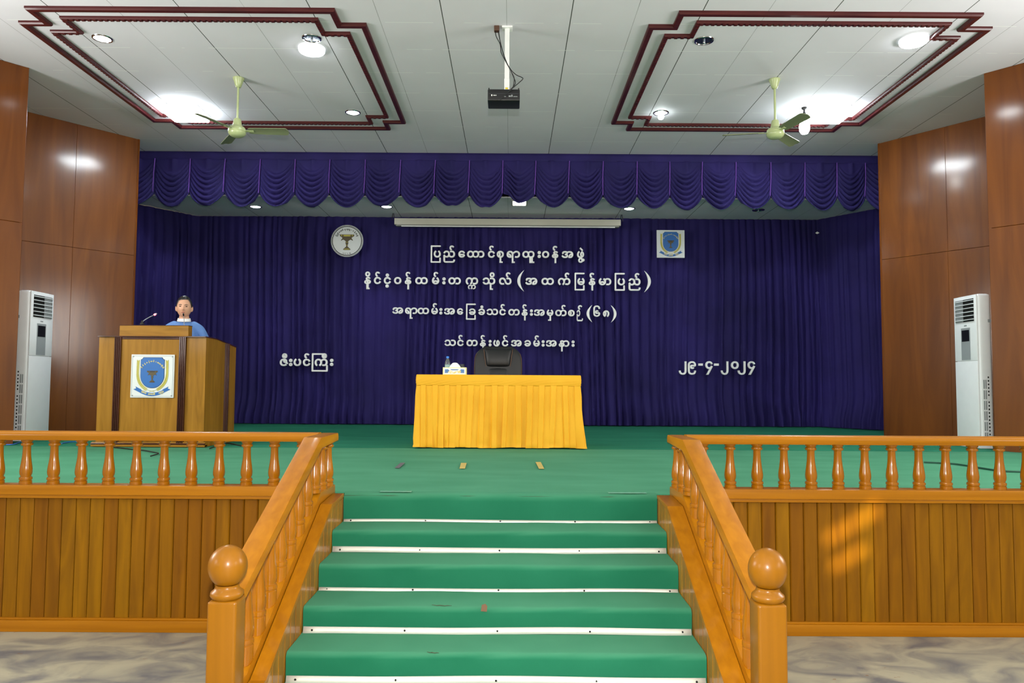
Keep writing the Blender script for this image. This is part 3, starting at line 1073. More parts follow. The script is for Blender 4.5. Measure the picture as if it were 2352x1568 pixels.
# ---------------------------------------------------------------- purple curtains and swags
def curtain(path, z0, z1, name, label, seed, nz=26, flare=0.2):
    """pleated cloth hung along a plan polyline"""
    rnd = random.Random(seed)
    pts = [Vector(p) for p in path]
    seg = [(b - a).length for a, b in zip(pts, pts[1:])]
    L = sum(seg)
    # irregular pleats
    knots = [0.0]
    while knots[-1] < L:
        knots.append(knots[-1] + rnd.uniform(0.08, 0.19))
    amp = [rnd.uniform(0.5, 1.15) for _ in knots]
    drift = [rnd.uniform(-0.05, 0.05) for _ in knots]

    def pos(s):
        for (a, b), l in zip(zip(pts, pts[1:]), seg):
            if s <= l + 1e-6:
                d = (b - a).normalized()
                return a + d * s, Vector((d.y, -d.x))
            s -= l
        d = (pts[-1] - pts[-2]).normalized()
        return pts[-1], Vector((d.y, -d.x))
    import bisect

    def fold(s, w):
        s2 = min(max(s, 0), L - 1e-4)
        i = max(0, bisect.bisect_right(knots, s2) - 1)
        k0, k1 = knots[i], knots[min(i + 1, len(knots) - 1)]
        u = (s2 - k0) / max(1e-6, k1 - k0)
        f = math.sin(PI * u) ** 0.8
        return f * amp[i] + 0.16 * math.sin(41 * s + 2.2 * w + seed) * f
    nu = int(L / 0.013)
    _flat = pos

    def pos(s):
        p, _ = _flat(s)
        a, b = _flat(max(0, s - 0.3))[1], _flat(min(L, s + 0.3))[1]
        return p, (a + b).normalized()

    def fn(u, v):
        s = u * L
        w = v
        p, nrm = pos(s)
        h = z0 + (z1 - z0) * v
        A = 0.09 * (0.72 + 0.28 * math.sin(2.3 * s + seed)) * (1 - 0.55 * max(0, v - 0.9) / 0.1)
        low = max(0.0, 1 - (h - z0) / 0.55)
        d = A * fold(s + 0.03 * math.sin(3 * v + s * 1.3), w)
        d += flare * low ** 1.6 * (0.55 + 0.45 * fold(s, 0)) - 0.06 * max(0.0, 1 - (h - z0) / 0.07)
        return (p.x + nrm.x * d, p.y + nrm.y * d, h + (0.012 * fold(s, 1) * low if low else 0))
    o = MB().grid(fn, nu, nz).build(name, M_curtain, None, 70)
    return tag(o, label, 'curtain')


curtain([(-6.75, 11.25), (-5.46, 12.98), (5.28, 12.98), (6.6, 11.2)], 0.852, 4.416, 'stage_curtain', 'deep purple pleated curtain carrying the white lettering across the back of the stage', 5)
q = at(1872, 537, Y=12.9)
MB().prism([(q.x - 0.03, q.z), (q.x, q.z - 0.022), (q.x + 0.04, q.z), (q.x, q.z + 0.022)], 12.80, 12.82, 'Y', 0.004, 1).build('curtain_tag', M_white)
tag(bpy.data.objects['curtain_tag'], 'tiny white scrap high on the purple curtain near its date-side corner', 'scrap')

YV = 11.42
jx = [-5.95, -5.441, -4.903, -4.371, -3.836, -3.304, -2.775, -2.236, -1.697, -1.168, -0.648, -0.139, 0.364, 0.876, 1.392, 1.909, 2.408, 2.905, 3.418, 3.948, 4.471, 4.958, 5.392, 5.9]
val = thing('valance', (0, YV, CZ), 'purple swagged valance hanging across the top of the stage', 'valance')
rnd = random.Random(11)
zband = 4.945
MB().grid(lambda u, v: (-5.95 + 11.85 * u, YV - 0.02 - 0.004 * math.sin(60 * u) * v, CZ - 0.004 - (CZ - zband + 0.01) * v), 120, 3).build('header_band', M_valance, val, 60, 0.012)
for k, (xa, xb) in enumerate(zip(jx, jx[1:])):
    zj = 4.43 + rnd.uniform(-0.012, 0.012)
    zt_ = 4.205 + rnd.uniform(-0.02, 0.02)
    sk = rnd.uniform(-0.12, 0.12)
    ph, nf = rnd.uniform(0, 6), rnd.uniform(5.6, 6.9)
    lift = 0.0
    if k == 11:
        zt_, sk = 4.27, 0.3
    droop = 0.04 if k == len(jx) - 2 else 0

    def fn(u, v, xa=xa, xb=xb, zj=zj, zt_=zt_, sk=sk, ph=ph, nf=nf, k=k):
        uu = u + sk * u * (1 - u)
        s = max(0.0, math.sin(PI * uu))
        zb_ = zj + (zt_ - zj) * s ** 0.75
        dep = (zband - zb_) * v
        q = (dep - 0.27 * s ** 0.85) / 0.075 + 0.35 * math.sin(2.6 * u + ph)
        if k in (9, 10):
            zb_ += 0.025 * math.exp(-((u - 0.5) / 0.1) ** 2)
        if k == 11:
            zb_ += 0.09 * math.exp(-((u - 0.2) / 0.16) ** 2)
        # rows sag more and more toward the bottom
        z = zband + (zb_ - zband) * v
        x = xa + (xb - xa) * u
        e = s ** 0.55
        sm = min(1.0, max(0.0, (q + 1.2) / 1.6))
        rid = (abs(math.sin(PI * q * 0.92 + ph)) ** 0.75 - 0.55) * (0.062 + 0.02 * math.sin(5 * u + ph))
        up = max(0.0, 1 - v / 0.4) * 0.035 * math.exp(-((u - 0.5 + 0.04 * math.sin(ph)) / 0.07) ** 2)
        d = 0.02 + e * (0.055 * v ** 0.6 + rid * sm) + up
        return (x, YV - d, z)
    sw = MB().grid(fn, 30, 84).build('swag', M_valance, val, 80, 0.006)
    if k:
        x0 = xa
        MB().tube([(x0, YV - 0.045, zband), (x0 - 0.008 + rnd.uniform(-.006, .006), YV - 0.05, 4.7), (x0 - 0.012 + rnd.uniform(-.01, .006), YV - 0.05, zj)], 0.006, 6).build('piping', M_cord, val)
# ---------------------------------------------------------------- lettering: outlines of the letters, in thousandths of an em
GLYPHS = {
  0x1015: "202,-5,174,-5,146,-5,121,1,99,14,77,27,60,44,47,66,35,89,28,114,28,143,28,172,34,198,46,223,58,247,74,267,95,281,104,270,112,259,121,248,106,236,95,222,87,205,79,188,75,168,75,144,75,110,84,83,102,63,121,43,144,33,174,33,204,33,227,43,245,63,263,83,272,110,272,144,272,168,268,188,260,205,251,222,239,236,223,248,232,259,240,270,249,281,263,272,276,260,286,245,297,231,305,215,311,197,317,180,320,162,320,143,320,114,313,88,301,66,288,44,271,26,249,14,227,1",
  0x103c: "208,-240,152,-240,82,-240,47,-203,47,-130,47,49,47,228,47,406,47,480,82,516,152,516,208,516,263,516,318,516,389,516,424,480,424,406,424,401,424,396,424,391,409,391,394,391,378,391,378,399,378,407,378,415,378,435,374,451,364,462,355,474,340,479,321,479,264,479,207,479,150,479,130,479,116,474,107,462,98,451,93,435,93,415,93,231,93,46,93,-138,93,-159,98,-175,107,-186,116,-197,130,-203,150,-203,207,-203,264,-203,321,-203,340,-203,355,-197,364,-186,374,-175,378,-159,378,-138,378,-66,378,6,378,79,394,79,409,79,424,79,424,9,424,-60,424,-130,424,-203,389,-240,318,-240,263,-240",
  0x100a: "199,-5,172,-5,157,-5,143,-3,130,2,116,6,104,12,93,20,93,-33,93,-86,93,-138,93,-159,97,-175,107,-186,116,-197,130,-203,150,-203,246,-203,342,-203,438,-203,458,-203,473,-197,482,-186,491,-175,496,-159,496,-138,496,-136,496,-133,496,-130,511,-130,526,-130,542,-130,542,-131,542,-131,542,-132,542,-204,506,-240,436,-240,342,-240,247,-240,152,-240,82,-240,47,-204,47,-130,47,-61,47,9,47,79,59,85,71,91,83,97,92,76,104,60,121,49,137,38,154,33,172,33,191,33,207,38,221,47,235,56,245,68,253,84,260,101,264,119,264,139,264,170,256,195,240,214,224,233,202,243,172,243,154,243,137,238,121,227,104,216,92,200,83,179,71,185,59,191,47,197,53,214,62,229,75,241,88,254,102,264,119,271,136,278,153,281,172,281,201,281,226,275,246,262,267,250,283,233,294,211,305,190,311,166,311,138,311,125,310,112,307,99,318,77,331,61,346,50,362,38,381,33,404,33,432,33,455,43,471,62,488,82,496,107,496,139,496,171,488,196,471,215,454,234,432,243,405,243,386,243,370,240,357,234,352,245,346,256,341,268,350,273,361,276,372,278,383,280,396,281,412,281,437,281,460,275,480,264,499,252,515,235,526,214,537,192,543,167,543,138,543,110,537,86,525,64,514,43,497,26,477,13,456,1,431,-5,403,-5,380,-5,358,0,338,10,318,19,302,34,289,54,277,35,262,21,242,11,222,0",
  0x103a: "-184,331,-191,322,-208,332,-223,345,-234,362,-245,379,-250,399,-250,422,-250,441,-246,458,-238,472,-230,486,-218,497,-204,505,-190,512,-174,516,-156,516,-139,516,-123,512,-109,505,-96,498,-85,488,-77,474,-86,467,-96,459,-106,452,-112,461,-119,468,-127,474,-136,479,-145,482,-156,482,-173,482,-186,476,-195,464,-204,452,-209,438,-209,422,-209,404,-205,389,-196,377,-188,365,-179,356,-168,349,-176,340",
  0x1031: "202,-5,168,-5,140,-5,116,1,94,14,73,27,57,44,45,66,33,88,27,112,27,138,27,165,33,190,45,211,57,233,74,250,95,262,116,275,141,281,168,281,200,281,227,273,249,258,270,242,285,222,292,197,280,191,268,185,256,179,249,200,238,216,224,227,209,238,190,243,167,243,150,243,134,239,120,230,106,222,95,210,86,194,78,178,74,160,74,139,74,127,75,115,78,104,92,114,107,123,125,129,142,135,159,138,176,138,200,138,222,135,240,128,258,121,277,110,297,94,290,64,276,40,253,22,231,4;194,101,178,101,162,101,147,98,133,92,118,86,105,79,94,70,101,58,111,50,123,43,135,36,150,33,166,33,187,33,204,37,217,44,230,52,240,64,248,79,239,85,230,90,219,94,208,99",
  0x1011: "195,-5,169,-5,141,-5,116,1,95,14,74,26,58,43,46,65,34,86,28,111,28,138,28,165,34,190,46,211,58,233,75,250,96,262,118,275,142,281,171,281,196,281,219,276,238,266,258,257,273,244,286,227,301,245,318,258,338,267,357,276,380,281,408,281,437,281,462,274,484,262,505,249,522,232,534,211,545,189,551,165,551,138,551,110,545,86,533,64,521,42,505,25,483,13,461,1,436,-5,405,-5,378,-5,355,0,336,9,316,19,300,32,287,50,274,33,258,19,238,10,218,0;153,33,171,33,200,33,224,43,241,62,258,81,266,106,266,137,266,169,258,194,241,214,225,233,201,243,172,243,143,243,119,233,102,214,84,195,75,169,75,137,75,116,79,98,88,82,96,66,108,54,122,46,136,37;314,155,314,138,314,121,311,105,307,90,316,73,328,59,346,48,363,38,383,32,406,32,436,32,460,42,478,62,495,81,504,106,504,137,504,170,496,195,479,214,462,234,439,243,409,243,388,243,369,239,352,232,335,224,320,209,306,187,311,172",
  0x102c: "100,-5,75,-5,60,-5,46,-4,35,-2,24,0,14,3,4,8,10,20,15,31,21,42,34,36,49,33,68,33,96,33,119,43,135,62,151,81,159,107,159,140,159,160,155,178,147,193,138,209,127,221,112,230,96,239,78,244,58,244,38,244,18,239,-1,229,-21,219,-40,203,-58,182,-67,191,-76,201,-85,210,-66,232,-46,249,-23,262,0,275,26,281,57,281,86,281,112,275,134,262,157,250,174,233,187,212,200,190,206,166,206,139,206,111,201,86,189,65,177,43,162,26,142,13,122,1",
  0x1004: "196,-5,176,-5,145,-5,118,1,96,13,74,26,58,43,46,65,34,86,28,111,28,138,28,166,34,190,47,211,59,233,76,250,98,262,120,275,146,281,176,281,196,281,215,278,233,271,250,264,265,254,278,241,291,229,300,214,306,197,294,191,282,185,270,179,261,200,248,216,232,227,215,238,196,243,175,243,154,243,137,239,122,230,107,221,95,209,87,193,79,178,75,160,75,139,75,119,80,101,88,84,97,68,108,56,123,47,138,38,155,33,175,33,196,33,215,38,232,49,248,60,261,76,270,97,282,91,294,85,306,79,300,62,291,48,278,35,265,22,250,12,233,5,215,-2",
  0x1005: "201,-5,172,-5,143,-5,118,1,96,14,75,26,58,43,46,65,34,86,28,111,28,138,28,165,34,190,46,211,58,233,75,250,96,262,118,275,144,281,174,281,203,281,228,275,250,263,272,250,289,233,301,212,313,190,319,166,319,138,319,110,313,86,300,64,288,42,271,25,248,13,226,1;159,32,172,32,192,32,210,37,225,46,240,54,251,67,260,82,268,98,272,116,272,137,272,169,263,195,245,214,227,233,203,243,172,243,158,243,145,240,132,235,145,223,155,209,163,193,171,176,175,158,175,136,175,116,171,98,164,82,156,66,146,52,134,40,146,35;70,152,70,137,70,121,73,107,78,94,84,81,92,70,101,60,122,80,133,106,133,136,133,151,130,165,125,178,120,191,111,203,100,214,91,205,83,193,78,180,73,167",
  0x102f: "-153,-240,-190,-240,-190,-169,-190,-97,-190,-25,-174,-25,-159,-25,-144,-25,-144,-85,-144,-145,-144,-206,-122,-206,-101,-206,-79,-206,-79,-217,-79,-229,-79,-240,-116,-240",
  0x101b: "299,-240,262,-240,262,-115,262,11,262,137,262,158,258,176,250,192,243,208,232,220,218,229,204,238,188,243,168,243,146,243,127,237,111,224,96,212,85,195,79,173,124,169,159,152,184,123,210,94,222,55,222,5,215,2,206,0,196,-2,187,-4,177,-5,166,-5,138,-5,114,1,94,13,73,26,57,43,46,64,34,86,28,110,28,138,28,166,34,190,46,212,58,233,74,250,95,263,116,275,140,281,168,281,197,281,222,275,242,262,263,250,279,233,290,211,302,190,307,166,307,138,307,24,307,-91,307,-206,329,-206,350,-206,372,-206,372,-217,372,-229,372,-240,335,-240;139,33,168,33,172,33,176,33,180,34,177,65,166,89,148,107,129,124,105,134,75,136,75,106,83,81,100,62,116,43",
  0x1030: "-111,-240,-148,-240,-148,-169,-148,-97,-148,-25,-133,-25,-118,-25,-102,-25,-102,-85,-102,-145,-102,-206,-81,-206,-60,-206,-38,-206,-38,-217,-38,-229,-38,-240,-75,-240;-216,-240,-231,-240,-231,-169,-231,-97,-231,-25,-216,-25,-200,-25,-185,-25,-185,-97,-185,-169,-185,-240,-200,-240",
  0x1038: "105,167,89,167,72,167,58,172,48,181,38,190,32,204,32,221,32,239,38,252,48,262,58,271,72,276,89,276,105,276,119,271,130,262,140,252,146,239,146,222,146,204,140,191,130,181,119,172;71,194,89,194,97,194,104,196,109,201,114,206,116,213,116,221,116,230,114,237,109,242,104,246,97,249,89,249,81,249,75,246,70,242,64,237,62,230,62,221,62,203;105,-6,89,-6,72,-6,58,-1,48,8,38,18,32,31,32,49,32,66,38,80,48,89,58,99,72,104,89,104,105,104,119,99,130,89,140,80,146,66,146,49,146,32,140,18,130,9,119,-1;80,22,89,22,97,22,104,24,109,29,114,34,116,40,116,49,116,58,114,64,109,69,104,74,97,76,89,76,81,76,75,74,70,69,64,64,62,58,62,49,62,40,64,34,69,29,73,24",
  0x101d: "201,-5,172,-5,143,-5,118,1,96,14,75,26,58,43,46,65,34,86,28,111,28,138,28,165,34,190,46,211,58,233,75,250,96,262,118,275,144,281,174,281,203,281,229,275,250,262,272,249,289,232,301,211,313,189,319,165,319,138,319,110,313,86,300,64,288,42,271,25,248,13,226,1;155,33,174,33,193,33,211,37,225,46,240,55,251,67,259,83,267,98,271,116,271,137,271,169,263,194,245,214,228,233,204,243,174,243,144,243,120,233,102,214,84,195,75,169,75,137,75,116,79,98,88,82,96,66,108,54,123,46,138,37",
  0x1014: "153,-240,138,-240,138,-162,138,-84,138,-5,132,-5,126,-5,120,-5,84,-5,58,2,42,16,26,30,18,47,18,68,18,82,21,94,28,105,35,115,44,123,56,129,68,135,81,138,95,138,123,138,144,129,158,112,172,95,180,68,182,33,198,34,210,38,219,45,227,52,232,63,232,78,232,91,225,102,211,111,196,120,176,128,150,138,125,146,106,156,95,168,84,179,78,194,78,211,78,224,82,236,90,247,97,257,107,266,120,272,132,278,145,281,160,281,175,281,189,280,199,277,210,274,219,270,227,264,236,258,245,251,254,242,245,232,236,223,227,213,216,224,206,232,196,237,187,242,175,244,162,244,151,244,141,241,133,235,126,230,122,222,122,213,122,202,127,194,137,188,148,181,164,175,185,167,205,161,221,154,235,146,248,139,258,130,265,120,272,109,276,95,276,79,276,53,267,33,250,20,233,6,210,-2,183,-4,183,-83,183,-162,183,-240,168,-240;99,32,119,32,125,32,131,32,138,32,138,33,138,33,138,33,138,57,133,74,124,84,116,95,105,100,92,100,83,100,75,97,68,92,61,87,58,79,58,68,58,57,63,48,73,42,84,36",
  0x1021: "197,-5,154,-5,121,-5,94,2,72,15,50,29,34,48,25,72,37,78,49,84,61,91,69,70,81,55,98,46,115,37,134,32,154,32,185,32,207,36,221,45,235,54,242,66,242,81,242,92,236,103,226,112,216,121,200,125,179,125,177,125,175,125,173,125,173,138,173,150,173,162,174,162,175,162,176,162,191,162,205,166,216,174,228,181,234,191,234,204,234,215,230,224,223,229,215,235,206,239,195,241,183,243,171,244,159,244,146,244,134,243,123,240,112,238,102,234,95,229,88,224,84,217,84,208,84,202,87,196,91,192,79,185,68,178,56,172,52,178,49,183,46,189,43,195,42,202,42,210,42,231,52,248,73,261,94,274,123,281,159,281,185,281,207,278,225,272,242,266,256,258,264,247,276,257,291,265,308,272,326,278,347,281,372,281,401,281,427,275,450,263,472,250,490,233,503,212,515,190,522,166,522,138,522,111,516,86,505,65,493,43,477,26,457,14,436,1,412,-5,384,-5,373,-5,363,-4,354,-2,344,0,335,2,328,5,328,54,340,94,365,123,391,152,425,169,470,173,463,195,452,212,434,224,417,236,396,242,370,242,350,242,333,240,318,234,303,228,289,219,277,207,277,191,272,179,264,170,256,161,243,153,226,148,226,147,226,146,226,145,248,139,264,130,273,118,282,106,287,92,287,75,287,49,276,30,253,16,230,2;378,33,379,33,411,33,434,43,450,62,466,81,474,106,474,136,444,133,419,123,401,106,382,88,372,64,370,33,372,33,373,33,375,33,376,33",
  0x1016: "202,-5,174,-5,145,-5,120,1,99,14,77,27,60,44,47,66,35,89,28,114,28,143,28,172,34,198,46,223,58,247,74,267,95,281,104,270,112,259,121,248,106,236,95,222,87,205,79,188,75,168,75,144,75,122,79,102,88,85,96,69,107,56,122,47,137,38,154,33,174,33,187,33,200,35,212,40,200,52,191,68,183,86,175,104,171,125,171,148,171,177,177,203,189,225,201,247,220,265,244,281,268,264,287,244,300,220,313,196,319,170,319,143,319,114,313,88,300,66,288,44,270,26,248,14,227,1;212,166,212,148,212,131,215,116,220,100,226,85,234,72,245,61,255,71,263,83,269,97,275,111,278,127,278,144,278,161,274,177,268,191,262,205,254,217,244,228,232,217,224,206,219,193,215,181",
  0x103d: "-149,-219,-169,-219,-188,-219,-204,-215,-218,-206,-232,-198,-243,-186,-250,-172,-258,-157,-262,-140,-262,-122,-262,-104,-258,-87,-250,-72,-243,-58,-232,-46,-218,-38,-204,-29,-187,-25,-168,-25,-148,-25,-131,-30,-117,-39,-103,-48,-92,-60,-84,-74,-77,-89,-73,-106,-73,-124,-73,-141,-77,-156,-85,-171,-92,-185,-103,-197,-118,-206,-132,-214;-184,-184,-167,-184,-152,-184,-139,-178,-129,-167,-119,-156,-114,-142,-114,-125,-114,-106,-119,-91,-128,-78,-138,-66,-151,-60,-167,-60,-184,-60,-197,-66,-207,-78,-217,-90,-221,-105,-221,-124,-221,-141,-216,-155,-207,-167,-197,-178",
  0x1032: "-92,322,-101,313,-135,346,-170,380,-204,414,-195,423,-186,432,-178,442,-144,408,-110,375,-76,342,-84,332",
  0x1037: "-150,-166,-167,-166,-184,-166,-197,-161,-208,-152,-218,-142,-223,-129,-223,-111,-223,-94,-218,-81,-208,-71,-197,-61,-184,-57,-167,-57,-150,-57,-137,-61,-126,-71,-115,-81,-110,-94,-110,-111,-110,-128,-115,-142,-126,-151,-137,-161;-184,-138,-166,-138,-158,-138,-152,-136,-147,-131,-142,-126,-139,-120,-139,-111,-139,-103,-142,-96,-147,-91,-152,-86,-158,-84,-166,-84,-174,-84,-181,-86,-186,-91,-191,-96,-194,-103,-194,-111,-194,-129",
  0x102d: "-138,322,-158,322,-176,322,-192,327,-206,335,-221,344,-232,355,-239,370,-247,385,-251,401,-251,419,-251,437,-247,453,-239,468,-232,482,-221,494,-206,503,-192,512,-176,516,-156,516,-137,516,-120,511,-106,503,-92,494,-81,482,-73,467,-66,452,-62,435,-62,417,-62,399,-66,383,-74,369,-82,355,-93,343,-107,335,-121,327;-172,357,-156,357,-141,357,-128,362,-118,374,-108,385,-103,399,-103,416,-103,435,-108,450,-117,463,-127,475,-140,482,-156,482,-173,482,-186,476,-195,463,-205,451,-210,436,-210,418,-210,401,-205,386,-195,374,-186,363",
  0x1036: "-150,323,-167,323,-184,323,-197,328,-208,338,-218,347,-223,360,-223,378,-223,395,-218,408,-208,418,-197,428,-184,432,-167,432,-150,432,-137,428,-126,418,-115,409,-110,396,-110,378,-110,361,-115,347,-126,338,-137,328;-175,351,-166,351,-158,351,-152,353,-147,358,-142,363,-139,369,-139,378,-139,386,-142,393,-147,398,-152,403,-158,405,-166,405,-174,405,-181,403,-186,398,-191,393,-194,386,-194,378,-194,369,-191,363,-187,358,-182,353",
  0x1019: "202,-5,174,-5,146,-5,121,1,99,14,77,27,60,44,47,66,35,89,28,114,28,143,28,172,34,198,46,223,58,247,74,267,95,281,104,270,112,259,121,248,106,236,95,222,87,205,79,188,75,168,75,144,75,132,77,120,79,109,91,120,105,129,120,135,136,141,154,144,174,144,193,144,211,141,226,135,242,129,256,120,268,109,271,120,272,132,272,144,272,168,268,188,260,205,251,222,239,236,223,248,232,259,240,270,249,281,263,272,276,260,286,245,297,231,305,215,311,197,317,180,320,162,320,143,320,114,313,88,301,66,288,44,271,26,249,14,227,1;189,108,174,108,143,108,116,96,94,74,102,61,114,51,127,44,141,37,156,33,174,33,192,33,207,37,221,44,234,51,245,61,254,74,244,85,232,94,218,99,204,105",
  0x1010: "196,-5,167,-5,139,-5,115,1,94,14,74,26,58,43,46,65,34,86,28,111,28,138,28,165,34,190,46,211,58,233,74,250,95,262,116,275,141,281,168,281,196,281,219,276,240,265,260,254,276,240,288,221,302,241,319,256,340,266,360,276,383,281,408,281,437,281,462,275,484,262,505,249,521,232,533,211,545,189,550,165,550,138,550,109,545,84,533,63,522,41,506,24,486,13,466,1,443,-5,417,-5,401,-5,388,-4,376,-2,365,0,354,3,344,8,350,20,356,31,361,42,374,36,391,33,410,33,438,33,461,42,478,61,495,80,504,105,504,137,504,169,495,195,478,214,461,233,438,243,409,243,389,243,371,237,353,226,335,214,320,198,308,177,311,164,313,150,313,136,313,108,307,84,294,63,282,42,266,25,244,13,222,1;151,33,168,33,199,33,223,42,240,61,257,80,265,105,265,135,265,167,257,193,240,213,224,233,200,243,169,243,151,243,134,239,120,230,106,221,95,209,87,193,79,177,75,159,75,137,75,116,79,98,88,82,96,66,107,54,121,46,136,37",
  0x1000: "104,6,95,-5,82,3,71,14,61,28,51,42,43,58,37,76,31,94,28,113,28,133,28,162,35,188,47,210,60,232,77,250,98,262,120,275,144,281,171,281,197,281,220,276,240,264,260,253,276,238,288,219,302,240,319,255,339,265,360,276,382,281,408,281,437,281,463,275,484,262,505,249,522,232,533,211,545,189,550,165,550,138,550,109,545,84,533,63,522,41,506,24,486,13,466,1,443,-5,418,-5,402,-5,388,-4,377,-2,366,0,355,4,345,9,350,20,356,31,362,43,374,36,391,33,410,33,438,33,461,42,478,61,495,80,504,105,504,137,504,169,495,194,479,213,462,233,439,242,408,242,386,242,367,236,351,224,335,212,321,196,307,175,311,161,313,147,313,133,313,101,306,73,294,50,281,26,265,8,246,-5,237,6,229,17,220,28,235,40,246,54,254,72,262,89,266,109,266,132,266,166,257,193,240,213,222,233,200,242,171,242,142,242,119,233,101,213,84,193,75,166,75,132,75,109,79,89,87,72,95,54,106,40,121,28,112,17",
  0x101e: "186,-5,157,-5,126,-5,99,3,76,18,52,34,35,54,26,79,38,85,50,91,62,97,71,76,84,60,100,49,117,38,136,33,158,33,178,33,195,38,210,47,225,57,236,69,244,85,252,101,256,119,256,139,256,160,252,178,244,194,236,209,224,221,210,230,195,239,178,243,158,243,136,243,117,238,100,227,84,216,71,200,62,179,50,185,38,191,26,197,35,223,52,243,76,258,99,274,126,281,156,281,187,281,213,275,235,263,256,250,273,234,285,212,297,191,303,167,303,141,303,127,302,114,299,101,311,82,325,66,342,53,359,40,380,34,405,34,425,34,443,38,458,47,473,56,485,68,493,84,501,100,505,118,505,139,505,171,496,196,478,215,460,234,437,243,407,243,386,243,369,240,355,234,350,245,344,256,339,268,349,273,360,276,372,278,384,280,398,281,414,281,441,281,465,275,485,263,506,252,522,235,534,214,546,192,552,167,552,138,552,110,546,85,533,64,520,42,503,25,480,13,458,1,432,-5,403,-5,377,-5,353,0,332,10,311,21,293,36,279,56,267,38,251,23,231,12,210,0",
  0x101c: "175,-5,159,-5,134,-5,111,1,91,13,72,24,56,41,45,63,34,84,28,109,28,138,28,165,34,189,45,211,57,232,73,249,94,262,114,275,139,281,168,281,194,281,216,275,235,264,254,252,269,237,282,217,294,197,303,174,310,149,320,112,333,83,350,63,366,43,389,34,417,34,434,34,448,38,462,46,475,55,485,67,493,83,501,99,505,118,505,139,505,171,496,197,480,215,463,234,441,243,414,243,395,243,379,240,366,234,361,245,355,256,350,268,359,273,370,276,381,278,392,280,405,281,421,281,446,281,469,275,488,264,508,252,523,235,534,214,546,192,552,167,552,138,552,111,546,86,534,65,523,43,507,26,486,14,466,1,442,-5,416,-5,376,-5,345,6,322,29,300,52,282,84,270,126,257,168,242,198,226,216,210,234,189,242,165,242,138,242,116,233,100,213,83,194,75,169,75,137,75,105,84,80,100,61,117,42,139,33,166,33,185,33,201,36,214,42,219,31,225,20,230,8,221,3,210,0,199,-2,188,-4",
  0x1001: "199,-5,167,-5,145,-5,124,-1,104,7,85,15,68,26,55,41,42,56,32,74,27,94,50,110,73,121,94,128,115,135,137,138,159,138,181,138,202,135,220,129,238,123,254,114,268,104,271,115,273,127,273,139,273,160,268,178,260,194,251,210,239,222,223,230,208,239,189,243,168,243,146,243,126,238,108,227,90,216,77,200,67,179,55,185,43,191,31,197,40,222,58,242,82,258,107,273,135,281,167,281,199,281,226,275,248,262,271,250,288,233,301,211,314,190,320,165,320,138,320,112,314,88,301,66,289,44,271,27,249,14,226,1;87,85,76,79,86,64,99,52,115,44,131,37,149,33,169,33,189,33,206,36,219,43,233,50,244,59,252,70,240,79,227,87,212,92,196,98,178,101,158,101,142,101,128,99,114,94,100,90",
  0x103e: "-212,-240,-248,-240,-248,-229,-248,-217,-248,-206,-227,-206,-205,-206,-184,-206,-184,-145,-184,-85,-184,-25,-169,-25,-154,-25,-138,-25,-138,-97,-138,-169,-138,-240,-175,-240",
  0x1009: "201,-5,172,-5,157,-5,143,-3,130,2,116,6,104,12,93,20,93,-33,93,-86,93,-138,93,-159,97,-175,107,-186,116,-197,130,-203,150,-203,246,-203,342,-203,438,-203,458,-203,473,-197,482,-186,491,-175,496,-159,496,-138,496,-136,496,-133,496,-130,511,-130,526,-130,542,-130,542,-131,542,-131,542,-132,542,-204,506,-240,436,-240,342,-240,247,-240,152,-240,82,-240,47,-204,47,-130,47,-61,47,9,47,79,59,85,71,91,83,97,92,76,104,60,121,49,137,38,154,33,172,33,191,33,207,38,221,47,235,56,245,68,253,84,260,101,264,119,264,139,264,170,256,195,240,214,224,233,202,243,172,243,154,243,137,238,121,227,104,216,92,200,83,179,71,185,59,191,47,197,53,214,62,229,75,241,88,254,102,264,119,271,136,278,153,281,172,281,201,281,226,275,246,262,267,250,283,233,294,211,305,190,311,166,311,138,311,111,306,86,295,65,284,43,268,26,247,13,227,1",
  0x1046: "226,-5,194,-5,162,-5,136,1,114,14,92,26,75,44,64,66,52,89,47,115,47,145,47,217,47,289,47,361,47,411,60,449,86,476,112,503,148,516,194,516,225,516,251,511,273,500,296,488,313,472,325,452,338,431,344,407,344,378,344,378,344,377,344,377,329,377,315,377,300,377,300,378,300,379,300,380,300,399,296,416,288,431,279,446,267,458,252,467,236,476,217,480,196,480,163,480,138,471,119,452,100,432,91,402,91,361,91,290,91,218,91,147,91,110,100,81,118,61,136,41,163,31,197,31,218,31,236,35,251,44,267,52,279,64,287,79,296,94,300,111,300,130,300,135,299,140,297,144,294,148,290,150,284,150,276,150,267,149,260,147,252,144,244,142,235,139,227,137,218,135,208,135,184,135,166,142,153,156,139,170,132,188,132,210,132,223,135,235,141,246,147,257,156,265,167,272,178,278,192,282,208,282,220,282,232,280,242,275,252,271,260,263,268,252,257,247,247,241,236,236,234,240,230,242,225,244,220,246,215,247,211,247,200,247,191,243,185,236,179,228,176,220,176,210,176,198,180,188,186,181,193,174,201,170,211,170,219,170,227,171,235,174,243,177,252,180,260,183,269,186,279,187,289,187,307,187,320,182,330,172,339,161,344,147,344,131,344,106,338,82,326,62,314,41,297,25,275,13,253,1",
